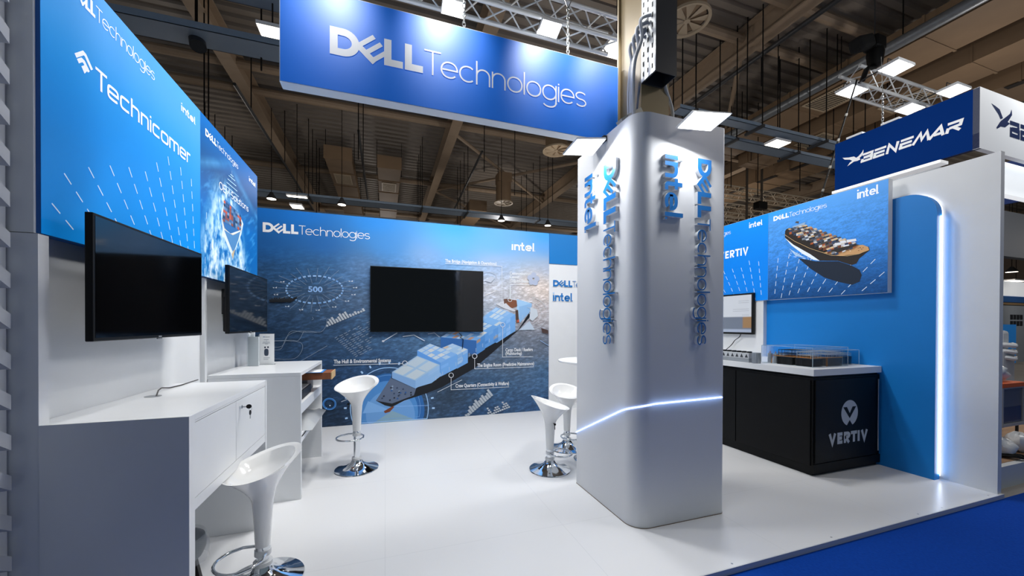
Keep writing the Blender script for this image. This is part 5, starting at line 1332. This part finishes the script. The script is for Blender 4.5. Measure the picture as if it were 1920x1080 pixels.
A.poly('#eef1f4', P16([(195, 668), (255, 664), (300, 655), (332, 672), (310, 688), (285, 694), (262, 684), (215, 684)])); A.poly('#eef1f4', P16([(290, 690), (345, 650), (375, 615), (388, 590), (388, 618), (372, 650), (352, 668), (360, 682), (330, 696), (300, 702), (240, 745), (262, 712)])); A.done('winged_emblem', NB)
# white face: emblem and the start of the name
s_ = at(1837, 277, 1, by0); 
A = Art(1, by0, -1, None, .0012, .05, 'face_'); A.start()
A.poly('#0b2454', P16([(1562, 165), (1600, 190), (1640, 222), (1670, 302), (1648, 314), (1630, 270), (1600, 225)])); A.poly('#0b2454', P16([(1648, 330), (1700, 290), (1735, 262), (1750, 222), (1754, 275), (1738, 300), (1714, 338), (1735, 352), (1715, 368), (1690, 388), (1650, 380), (1615, 402), (1610, 388)])); A.done('winged_emblem', NB)
a0 = at(1893, 256, 1, by0); hN = at(1893, 226, 1, by0).z-a0.z
S, w_ = layout('BENEMAR'.replace('B', 'E').replace('N', 'I')[:0] or 'E', .1, .24); 
def benemar_front():
    k = .0; w = .24; h = w/2; S = []; x = 0; L = hN*1.25
    mb = []
    for ch in 'BENEMAR':
        if ch == 'B': g = [[(.0, 1-h), (.9, 1-h), (.9, .56), (.2, .5)], [(.2, .5), (.95, .46), (.95, h), (0, h)], [(h, .60), (h, h)]]
        elif ch == 'E': g = [[(0, 1-h), (1.0, 1-h)], [(0, .5), (.95, .5)], [(0, h), (1.0, h)], [(h, h), (h, .62)]]
        elif ch == 'N': g = [[(h, 0), (h, 1-h*.5), (.95-h, h*.5), (.95-h, 1)]]
        elif ch == 'M': g = [[(0, 0), (.38, 1-h*.4), (.62, .28), (.86, 1-h*.4), (1.2, 0)]]
        elif ch == 'A': g = [[(0, 0), (.62, 1-h*.4), (1.0, 0)], [(.30, .28), (.9, .28)]]
        else: g = [[(h, 0), (h, .5)], [(0, 1-h), (.92, 1-h), (.92, .48), (.2, .44)], [(.5, .42), (1.0, 0)]]
        S += [([(x+p_, q_) for p_, q_ in P], False, w) for P in g]; x += 1.13
    put(S, x, (Vector((a0.x, by0, a0.z)), Vector((1, 0, 0)), Vector((0, 0, 1)), Vector((0, -1, 0))), x*hN*1.15, hN, BN, 'company_lettering', NB)
benemar_front()
m_ = at(1645, 228, 0, BX+.03); chain('hanging_chain.002', 'chain and hook holding up the navy side of the box sign', m_.x, by0+ (by1-by0)*.62, bz1, bz1+.9)
for k, (u, v) in enumerate(((1603, 254), (1670, 228))):
    p = at(u, v, 0, BX+.02); l = thing('sign_top_lamp', ('white lamp housing on the top edge of the navy sign, at its far end', 'white lamp housing on the top edge of the navy sign, at its middle')[k], 'lamp', (BX, p.y, bz1))
    MB().box(BX+.0, BX+.12, p.y-.09, p.y+.09, bz1+.004, bz1+.03).build('housing', LAMPW, l)
# truss and floods above it
tb = at(1612, 156, 2, 5.15); tr = truss('lighting_truss.001', 'aluminium box truss over the navy and white box sign', (tb.x, tb.y, 5.15), (tb.x+2.3, tb.y, 5.15), .27, .024, .4)
for k, (u, v, lab) in enumerate(((1597, 172, 'flood lamp beside the black strap, at the corner of the truss over the navy sign'), (1680, 128, 'flood lamp below the black chain hoist over the navy sign'), (1788, 171, 'flood lamp nearest the white face of the box sign'), (1706, 205, 'flood lamp just above the top edge of the navy sign'))):
    p = at(u, v, 2, 5.08); flood('truss_flood.%03d' % (k+3), lab, p, .19, .12, -.05, ((tb.y, 5.15), (tb.y+.27, 5.15)))
p = at(1780, 100, 2, 5.0)
lamp('neighbour_flood', 'AREA', (BX+.4, 2.9, 5.0), (BX-.2, 2.9, 3.4), 22, .4, COOL); lamp('neighbour_flood', 'AREA', (BX+1.2, 1.6, 5.0), (BX+1.2, 2.3, 3.6), 34, .4, COOL)
# hoist with its black chain bag, and the long strap
p = at(1632, 88, 2, 5.75); ho = thing('chain_hoist', 'black chain hoist with a sagging chain bag above the truss over the navy sign', 'hoist', p)
MB().obox(p+Vector((.10, 0, .06)), (Vector((1, 0, 0)), Vector((0, 1, 0)), Vector((0, 0, 1))), .12, .10, .10).build('motor', BLACKP, ho, bevel=.03)
MB().lathe([(.02, -.22), (.09, -.18), (.11, 0), (.10, .08)], (p.x+.12, p.y, p.z-.08), 16).build('hoist_body', BLACKP, ho, smooth=True)
MB().obox(p+Vector((-.20, 0, .0)), (Vector((.9, 0, .35)).normalized(), Vector((0, 1, 0)), Vector((-.35, 0, .9)).normalized()), .17, .10, .10).build('chain_bag', M('black_bag', '#08090a', .9), ho, bevel=.05)
MB().cyl((p.x+.1, p.y, p.z+.15), (p.x+.1, p.y, 7.4), .008, 6).build('hoist_chain', DARKM, ho)
MB().tube([(p.x+.1, p.y, p.z-.3), (p.x-.08, p.y, 5.40), (tb.x+.05, p.y, 5.2)], .035, 8).build('sling', BLACKP, ho)
a = Vector((tb.x-.12, tb.y-.03, 5.16)); b = at(1541, 363, 1, tb.y+.3)
MB_ = MB().tube([a, b, b+(b-a)*.25], .012, 8).build('black_strap', BLACKP, None); tag(MB_, 'long slanting black strap from the truss down past the navy sign', 'strap')
for t_ in (.30, .52, .76, .97): 
    c_ = Vector(a).lerp(Vector(b), t_); d_ = (Vector(b)-Vector(a)).normalized(); MB().cyl(c_-d_*.02, c_+d_*.02, .017, 8).build('tape', M('tape_grey', '#a3a29c', .6), MB_)
# things beyond the white side wall
nf = thing('neighbour_fascia', 'bright white horizontal panel between the side wall top and the navy sign', 'fascia', (5.45, 2.5, 3.12))
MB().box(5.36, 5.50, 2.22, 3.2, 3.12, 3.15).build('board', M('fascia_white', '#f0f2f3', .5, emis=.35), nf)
for yy_ in (2.75, 3.15): MB().box(5.41, 5.45, yy_, yy_+.04, .161, 3.1195).build('post', WALLW, nf)
y_ = 2.32; zt_ = at(1900, 308, 1, y_).z; zb_ = at(1900, 367, 1, y_).z
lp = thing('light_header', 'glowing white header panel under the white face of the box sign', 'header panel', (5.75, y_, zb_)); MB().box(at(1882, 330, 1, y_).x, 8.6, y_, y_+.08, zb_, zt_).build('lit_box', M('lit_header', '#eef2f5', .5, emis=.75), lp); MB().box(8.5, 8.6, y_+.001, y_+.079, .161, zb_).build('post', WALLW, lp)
y_ = 6.0; hp = thing('grey_header', 'dull grey header board of a farther stand seen past the white side wall', 'header panel', (20, y_, 0))
MB().box(16.8, 24, y_, y_+.2, at(1900, 482, 1, y_).z, at(1900, 398, 1, y_).z).build('board', M('dull_grey_board', '#6d747e', .7), hp); MB().box(23.8, 24, y_+.01, y_+.19, -.045, at(1900, 482, 1, y_).z).build('post', M('dull_grey_board', '#6d747e', .7), hp)
MB().box(16.8, 17, y_+.01, y_+.19, -.045, at(1900, 482, 1, y_).z).build('post', MC['dull_grey_board'], hp)
y_ = 8.0; z_ = lambda v: at(1900, v, 1, y_).z
fs = thing('far_white_stand', 'distant white exhibition stand with a blue band and a dark window', 'stand', (25, y_, 0))
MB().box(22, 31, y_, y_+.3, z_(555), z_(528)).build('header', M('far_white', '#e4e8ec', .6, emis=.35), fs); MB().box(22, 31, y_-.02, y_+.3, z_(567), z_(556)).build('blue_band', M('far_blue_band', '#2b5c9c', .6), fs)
MB().box(22, 31, y_-.03, y_+.3, z_(572), z_(568)).build('wood_band', M('far_wood', '#8a7458', .6), fs); MB().box(22, 31, y_, y_+.3, -.045, z_(573)).build('wall', M('far_grey_wall', '#9aa2ac', .6), fs)
x_ = at(1894, 590, 1, y_).x
for i in range(4):
    for j in range(2): MB().box(x_+i*.26, x_+i*.26+.2, y_-.012, y_-.001, z_(610-j*-0)+j*.26-.02, z_(610)+j*.26+.18).build('window_pane', M('far_window', '#20262e', .3), fs)
bs = thing('blue_stand_wall', 'strong blue panel of a stand in the distance beside the white bundle', 'panel', (9, 5.5, 0)); MB().box(at(1905, 650, 1, 5.5).x, 12, 5.5, 5.6, .4, 1.5).build('board', M('far_strong_blue', '#1c7fd0', .6, emis=.1), bs); MB().box(11, 11.1, 5.51, 5.59, -.045, .4).build('foot', DARKM, bs)
# white plinth with wrapped goods
pz = thing('white_plinth', 'low white platform edge of the neighbouring stand behind the side wall', 'platform', (6.6, 2.6, -.04)); MB().box(5.10, 10.5, 1.80, 4.9, -.045, .155).build('deck', M('plinth_white', '#cfd3d8', .6), pz)
MB().box(5.10, 10.5, 1.85, 4.9, .1551, .160).build('wood_floor', M('wood_floor', '#a98668', .5, noise=.2, nscale=3, stretch=(1, 8, 1)), pz)
def lump(name, label, cat, c, r, mat, seed, squash=(1, 1, 1), n=(18, 12)):
    m = MB(); rnd = random.Random(seed); vs = []; ph = [rnd.random()*6 for _ in range(6)]
    for i in range(n[1]+1):
        th = PI*i/n[1]
        for j in range(n[0]):
            a = 2*PI*j/n[0]; q_ = r*(1+.16*math.sin(3*a+ph[0]+2*th)+.10*math.sin(5*a+ph[1])*math.sin(4*th+ph[2])+.06*math.sin(9*a+ph[3]+7*th))
            vs.append((c[0]+q_*math.sin(th)*math.cos(a)*squash[0], c[1]+q_*math.sin(th)*math.sin(a)*squash[1], max(c[2]-r*squash[2]*.98, c[2]+q_*math.cos(th)*squash[2])))
    m.add(vs, [(i*n[0]+j, i*n[0]+(j+1) % n[0], (i+1)*n[0]+(j+1) % n[0], (i+1)*n[0]+j) for i in range(n[1]) for j in range(n[0])])
    return tag(m.build(name, mat, None, smooth=True), label, cat)
WR = M('white_film', '#dfe3e7', .25, noise=.12, nscale=12)
yq = 2.15; X9 = lambda u, v: at(u, v, 1, yq)
p = X9(1900, 790); ctr = thing('clear_bin', 'wheeled grey-framed bin with clear sides and an orange rim on the neighbouring stand', 'bin', (p.x, yq, .16))
bx0 = X9(1878, 740).x; bx1 = X9(1917, 740).x; zb0 = X9(1900, 795).z; zb1 = X9(1900, 725).z
MB().box(bx0, bx1, yq, yq+.4, zb0, zb1).build('bin_body', M('bin_panel', '#5c6470', .25, alpha=.85), ctr); m = MB()
for x in (bx0, bx1):
    for y in (yq, yq+.4): m.bar((x, y, zb0-.02), (x, y, zb1), .025, .025)
for z in (zb0, zb1): 
    for y in (yq, yq+.4): m.bar((bx0-.01, y, z), (bx1+.01, y, z), .03, .03)
m.build('frame', M('bin_frame', '#a9adb2', .4, .4), ctr); MB().box(bx0-.02, bx1+.02, yq-.02, yq+.42, zb1, zb1+.045).build('orange_rim', M('orange_plastic', '#c9581d', .5), ctr)
MB().box(bx0+.03, bx1-.04, yq-.004, yq-.001, zb0+.04, zb0+.20).build('label_plate', M('navy_plate', '#1b2f55', .4), ctr)
for x in (bx0+.02, bx1-.02): 
    for y in (yq+.03, yq+.37): MB().cyl((x-.012, y, .195), (x+.012, y, .195), .033, 14).build('wheel', BLACKP, ctr)
for x in (bx0+.02, bx1-.02): 
    for y in (yq+.03, yq+.37): MB().bar((x, y, .20), (x, y, zb0), .02, .02).build('caster_stem', DARKM, ctr)
p = X9(1894, 696); lump('wrapped_bundle', 'white film-wrapped bundle lying on top of the clear bin', 'bundle', ((bx0+bx1)/2, yq+.2, zb1+.045+.10), .10, WR, 2, (2.0, 1.7, 1.0))
yq2 = 2.75; p = at(1893, 660, 1, yq2); wr = thing('wrapped_machine', 'tall machine wrapped in white film behind the clear bin', 'machine', (p.x, yq2, .16))
wx = p.x; MB().box(wx-.17, wx+.16, yq2, yq2+.4, .16, 1.1).build('pedestal', M('machine_grey', '#b4b9bf', .5), wr, bevel=.02); zt2 = at(1893, 620, 1, yq2).z
MB().box(wx-.12, wx+.10, yq2+.03, yq2+.35, 1.1, zt2).build('upper_body', WR, wr, bevel=.04)
for k in range(3): MB().tube([(wx+(.17+.012*math.sin(k))*math.cos(a), yq2+.2+.24*math.sin(a), 1.0+k*.09+.01*math.sin(5*a)) for a in [2*PI*i/20 for i in range(20)]], .03, 8, closed=True).build('film_fold', WR, wr, smooth=True)
yq = 1.93; p = at(1886, 822, 1, yq); lump('film_bag', 'crumpled white film lying on the wood floor beside the side wall', 'packaging', (p.x, yq+.02, .16+.085), .085, WR, 5, (1, 1, 1))
p = at(1914, 830, 1, yq); lump('film_bag.001', 'second crumpled white film bundle, farther from the side wall', 'packaging', (p.x+.06, yq+.03, .16+.095), .095, WR, 8, (1, 1, 1))
sb = thing('black_straps', 'tangle of flat black straps hanging over the white platform edge', 'straps', (5.4, 1.84, .16)); random.seed(11)
for k in range(6):
    a = at(1880+random.random()*8, 848+random.random()*10, 1, 1.9); 
    pts = [(a.x, 1.95+random.random()*.1, .165), (a.x+.06, 1.86, .19+.02*random.random()), (a.x+.12+.03*k*.4, 1.80, .17), (a.x+.16+.02*k, 1.785, .165-.012*k), (a.x+.22+.015*k, 1.78, .10-.01*k)]
    MB().tube(curve_3d(pts, 5), .011, 6).build('strap', BLACKP, sb, smooth=True)

# ================================================================== things under the hall roof
def tray(name, label, y, z, x0, x1, w=.5, h=.08, rods=True, seg=3.2):
    t = thing(name, label, 'cable tray', ((x0+x1)/2, y, z)); m = MB()
    m.box(x0, x1, y-w/2, y+w/2, z, z+.006); m.box(x0, x1, y-w/2, y-w/2+.01, z, z+h); m.box(x0, x1, y+w/2-.01, y+w/2, z, z+h); m.build('tray', TRAYM, t)
    for x in (seg if isinstance(seg, tuple) else [x0+.4+seg*i for i in range(int((x1-x0-.4)/seg)+1)]) if rods else ():
        MB().bar((x, y-w/2-.1, z-.03), (x, y+w/2+.1, z-.03), .05, .05).build('crossbar', DARKM, t)
        for s in (-1, 1): MB().cyl((x, y+s*(w/2+.06), z-.03), (x, y+s*(w/2+.06), 7.92), .012, 6).build('hanger_rod', ROD, t)
    return t
tray('cable_tray', 'long bluish cable tray across the hall beyond the mural wall', 13.6, 5.5, -6, 12, .55, .08, True, (-5, -2.3, 1.2, 2.8, 5.6, 8.6, 11))
tray('cable_tray.001', 'second bluish cable tray, hung lower behind the first one', 15.0, 5.35, -6, 12, .5, .08, True, (-5, -2.3, 1.2, 2.8, 5.6, 8.6, 11))
ya = at(1370, 262, 2, 5.5).y; tray('cable_tray.002', 'pale wide cable tray running from behind the column to the navy sign', 6.35, 5.5, 5.2, 13, .32, .07, True, (5.5, 7.2, 9.1, 11.05, 12.75))
tray('cable_tray.003', 'narrower cable tray in front of the pale wide one', 5.72, 5.5, 5.2, 13, .22, .07, True, (5.5, 7.2, 9.1, 11.05, 12.75))
p = at(240, 32, 2, 5.6); tray('cable_tray.004', 'broad dark cable tray above the bright blue backlit sign', p.y+.15, 5.6, -8, 1.2, .42, .1, False)
tray('cable_tray.005', 'second broad dark tray, higher, over the bright blue backlit sign', p.y-.55, 5.9, -8, 1.4, .45, .1, False)
def duct(name, label, x0, x1, y0, y1, z0, z1, grilles=(), rods=True):
    t = thing(name, label, 'air duct', ((x0+x1)/2, (y0+y1)/2, z0)); m = MB().box(x0, x1, y0, y1, z0, z1); y = y0-.006
    while y <= y1: m.box(x0-.02, x1+.02, y, y+.04, z0-.02, z1+.01); y += 1.25
    m.build('duct', DUCT, t)
    for (gy, gw, gl) in grilles:
        xm = (x0+x1)/2; g = MB(); g.box(xm-gw, xm+gw, gy-gl, gy-gl+.04, z0-.04, z0-.021); g.box(xm-gw, xm+gw, gy+gl-.04, gy+gl, z0-.04, z0-.021); g.box(xm-gw, xm-gw+.04, gy-gl+.04, gy+gl-.04, z0-.04, z0-.021); g.box(xm+gw-.04, xm+gw, gy-gl+.04, gy+gl-.04, z0-.04, z0-.021)
        fr_ = g.build('grille_frame', M('grille_beige', '#b9a88f', .5), t); g2 = MB(); g2.box(xm-gw+.04, xm+gw-.04, gy-gl+.04, gy+gl-.04, z0-.026, z0-.0215); k = gy-gl+.06
        g2.build('grille_opening', M('duct_dark', '#2b2521', .8), fr_)
        g3 = MB()
        while k < gy+gl-.05: g3.box(xm-gw+.04, xm+gw-.04, k, k+.015, z0-.036, z0-.0265); k += .05
        g3.build('grille_slats', M('grille_beige', '#b9a88f', .5), fr_)
    if rods:
        y = y0+.6
        while y < y1:
            for x in (x0-.04, x1+.04): MB().cyl((x, y, z0-.03), (x, y, 7.92), .01, 6).build('hanger_rod', ROD, t)
            y += 3.5
    return t
duct('air_duct', 'tan air duct with a square grille, nearer the ship-bow sign, beyond the mural wall', -1.85, -1.05, 13.2, 22, 6.75, 7.15, ((14.9, .28, .45),))
duct('air_duct.001', 'tan air duct with a square grille, the one nearer the round outlets', -.25, .5, 13.4, 22, 6.75, 7.15, ((15.2, .26, .45),))
duct('air_duct.002', 'wide tan duct with a framed grille over the black hoist', 9.7, 10.75, -2, 12, 6.95, 7.35, ((6.0, .40, .55),))
duct('air_duct.003', 'wide tan duct between the grille duct and the box sign truss', 11.35, 12.3, -2, 9.6, 6.85, 7.3, ((5.5, .3, .4), (7.5, .3, .4)))
duct('air_duct.004', 'tan duct with a row of slots, farthest along the hall from the column', 13.3, 14.6, -2, 16, 6.9, 7.5, (), False)
duct('air_duct.005', 'short tan duct ending at the round air outlet beyond the mural wall', 3.3, 4.0, 15.2, 21, 6.2, 6.6, (), False)
t = bpy.data.objects['air_duct.004']; m = MB(); y = 0
for k in range(14): m.box(13.32, 13.5, -1+k*1.2, -.3+k*1.2, 6.87, 6.878)
m.build('slot_openings', M('duct_dark', '#2b2521', .8), t)
pipe = MB().tube([(9.35, -2, 6.9), (9.35, 12.5, 6.9)], .10, 12).build('steel_pipe', GALV, None, smooth=True); tag(pipe, 'round galvanised pipe running along the grille duct', 'pipe')
for k in range(4): MB().cyl((9.35, 1+k*3.4, 7.0), (9.35, 1+k*3.4, 7.92), .012, 6).build('hanger_rod', ROD, pipe)
pipe = MB().tube([(7.62, -2, 7.25), (7.62, 14, 7.25)], .05, 10).build('sprinkler_pipe', DARKM, None, smooth=True); tag(pipe, 'thin dark pipe clamped along the roof beam nearest the hall post', 'pipe')
pipe = MB().tube([(-2.9, 9.0, 6.3), (-2.9, 22, 6.3)], .035, 8).build('thin_conduit', DARKM, None, smooth=True); tag(pipe, 'thin conduit above the ship-bow sign, hung on rods', 'pipe')
for k in range(4): MB().cyl((-2.9, 10+k*3, 6.33), (-2.9, 10+k*3, 7.92), .012, 6).build('hanger_rod', ROD, pipe)
def jet(name, label, u, v, z, r, h, dropto=7.6):
    p = at(u, v, 2, z); t = thing(name, label, 'air outlet', p)
    MB().tube([(p.x, p.y, z+.03), (p.x, p.y, z+h)], r*.80, 24).build('drum', DUCT, t, smooth=True)
    m = MB(); m.lathe([(r*.88, .0), (r, -.012), (r, .03), (r*.86, .038), (r*.88, .0)], (p.x, p.y, z), 36, cap=False)
    m.build('rim', M('outlet_rim', '#a8977f', .5), t, smooth=True); m = MB()
    for k in range(8):
        a = 2*PI*k/8; b = a+.52; m.add([(p.x+.03*math.cos(a), p.y+.03*math.sin(a), z+.005), (p.x+r*.9*math.cos(a), p.y+r*.9*math.sin(a), z+.005), (p.x+r*.9*math.cos(b), p.y+r*.9*math.sin(b), z+.03), (p.x+.03*math.cos(b), p.y+.03*math.sin(b), z+.02)], [(0, 1, 2, 3)])
    m.build('swirl_vanes', M('outlet_vane', '#a8977f', .5), t); MB().lathe([(.001, .034), (r*.85, .034), (r*.85, .04)], (p.x, p.y, z), 30).build('dark_throat', M('duct_dark', '#2b2521', .8), t); MB().lathe([(.001, -.012), (.05, -.01), (.05, .03)], (p.x, p.y, z), 14).build('hub', M('outlet_rim', '#a8977f', .5), t)
    MB().box(p.x-r*.7, p.x+r*.7, p.y-r*.7, p.y+r*.7, z+h, z+h+.35).build('plenum', DUCT, t)
    MB().cyl((p.x-r*.6, p.y, z+h+.35), (p.x-r*.6, p.y, 7.92), .012, 6).build('hanger_rod', ROD, t); return t
jet('air_outlet', 'round swirl air outlet under a box plenum beyond the mural wall', 944, 381, 6.1, .36, .75)
jet('air_outlet.001', 'round swirl air outlet just under the far end of the hanging sign', 1043, 283, 6.3, .38, .7)
jet('air_outlet.002', 'large round swirl air outlet right beside the dark cable channel', 1288, 40, 6.4, .36, .6)
LAMPH = M('hall_lamp_face', '#fff1dc', .4, emis=7)
def highbay(name, label, u, v, z, r, rect=None):
    p = at(u, v, 2, z); t = thing(name, label, 'lamp', p)
    if rect: MB().box(p.x-rect[0], p.x+rect[0], p.y-rect[1], p.y+rect[1], z+.002, z+.05).build('housing', LAMPW, t); MB().box(p.x-rect[0]*.94, p.x+rect[0]*.94, p.y-rect[1]*.94, p.y+rect[1]*.94, z-.002, z+.001).build('lit_face', LAMPH, t)
    else: MB().lathe([(r, .0), (r, .04), (r*.5, .14), (.04, .2)], (p.x, p.y, z), 20).build('housing', DARKM, t, smooth=True); MB().lathe([(.001, -.002), (r*.93, -.002), (r*.93, .002)], (p.x, p.y, z), 20).build('lit_face', LAMPH, t)
    MB().cyl((p.x, p.y, z+.2 if not rect else z+.05), (p.x, p.y, 7.92), .01, 6).build('rod', ROD, t); return t
highbay('high_bay_lamp', 'small warm hall lamp just beside the top corner of the ship-bow sign', 509, 373, 5.2, .13)
highbay('high_bay_lamp.001', 'brightest white hall lamp sitting right above the mural wall', 557, 388, 4.9, .2, (.16, .2))
highbay('high_bay_lamp.002', 'small warm hall lamp over the blue mural top, under the near grille duct', 641, 384, 5.0, .12)
highbay('high_bay_lamp.003', 'small warm hall lamp below the round outlet beyond the mural wall', 940, 414, 5.0, .12)
highbay('high_bay_lamp.004', 'small warm hall lamp nearest the white column, above the blue header', 1027, 423, 5.0, .12)
highbay('high_bay_lamp.005', 'long pale strip lamp above the brightest lamp over the mural wall', 557, 369, 5.3, .18, (.28, .08))
highbay('high_bay_lamp.006', 'square warm lamp beside the near end of the hanging sign', 511, 61, 5.5, .2, (.17, .12))
highbay('high_bay_lamp.007', 'square pale lamp hung between the two cable trays near the navy sign', 1458, 270, 5.4, .2, (.22, .14))
highbay('high_bay_lamp.008', 'white square lamp against the edge of the hall post, over the hanging sign', 1157, 92, 5.6, .2, (.2, .2))
highbay('high_bay_lamp.009', 'small lamp seen far off past the white side wall, under the grey header', 1897, 510, 3.5, .16)
highbay('high_bay_lamp.010', 'tiny lamp seen low in the gap past the white side wall', 1892, 466, 4.6, .2, (.3, .16))
highbay('high_bay_lamp.011', 'long bright lamp lowest in the gap past the white side wall', 1905, 527, 3.2, .2, (.5, .14))
# spotlight and thin rods
p = at(362, 70, 2, 5.6); sp = thing('roof_spotlight', 'dark round spotlight hung under the broad trays over the bright blue sign', 'spotlight', p)
MB().tube([p+Vector((0, .1, .12)), p+Vector((.06, .0, -.12))], .10, 18).build('can', M('spot_dark', '#22262b', .5), sp, smooth=True); MB().cyl(p+Vector((0, .1, .12)), Vector((p.x, p.y+.1, 7.92)), .02, 8).build('rod', BLACKP, sp)
for k, (u, v0, z0) in enumerate(((383, 200, 5.0), (391, 200, 5.0), (490, 60, 5.4), (672, 250, 5.2), (681, 300, 5.2), (908, 280, 5.6), (1428, 112, 6.9), (1461, 108, 7.0), (1570, 100, 6.9), (1371, 310, 5.2), (1421, 330, 5.2), (1500, 320, 5.4), (1036, 345, 5.5), (965, 330, 5.5))):
    p = at(u, v0, 2, z0+.6); rd = MB().cyl((p.x, p.y, z0), (p.x, p.y, 7.92), .012, 6).build('hanging_rod', ROD); tag(rd, 'thin dark rod hanging from the ribbed hall roof', 'rod', 'thin rods hanging from the hall roof')
for k, (a, b) in enumerate((((904, 284), (848, 400)), ((672, 245), (690, 375)))):
    p = at(*a, 2, 6.6); q = at(*b, 2, 6.2); tag(MB().tube([p, q], .035, 8).build('slanting_pipe', DARKM), ('dark slanting pipe crossing the roof braces beyond the mural wall', 'dark slanting pipe between the two grille ducts')[k], 'pipe')
# trusses of stands farther off
for k, (u, v, y_, lab) in enumerate(((1365, 352, 10, 'thin brown truss farther off, topmost of three above the plain blue sign'), (1365, 386, 10, 'thin pale truss farther off, middle of three above the plain blue sign'), (1365, 412, 10, 'thin pale truss farther off, lowest of three above the plain blue sign'))):
    p = at(u, v, 1, y_); truss('far_truss', lab, (p.x-.6, y_+.05, p.z-.2), (p.x+6, y_+.05, p.z-.2), .32, .022, .6, M('far_truss_metal', '#c0b29c', .6, .1))
for k in range(2):
    p = at((1400, 1428)[k], (420, 385)[k], 1, 10); b = MB().bar((p.x, 10, p.z), (p.x, 10, 7.9), .056, .056).build('truss_hanger', M('hanger_dark', '#4b443c', .6)); tag(b, ('tan post crossing the far trusses above the plain blue sign', 'dark hoist line with a speaker above the far trusses')[k], 'post')
p = at(1432, 384, 1, 9.72); spk = MB().box(p.x-.2, p.x+.2, 9.72, 9.9715, p.z-.13, p.z+.13).build('dark_loudspeaker', BLACKP, None, bevel=.02); tag(spk, 'small dark loudspeaker box hanging among the far trusses', 'loudspeaker')
MB().box(p.x-.10, p.x+.45, 9.965, 9.9715, p.z-.03, p.z+.03).build('bracket', DARKM, spk)
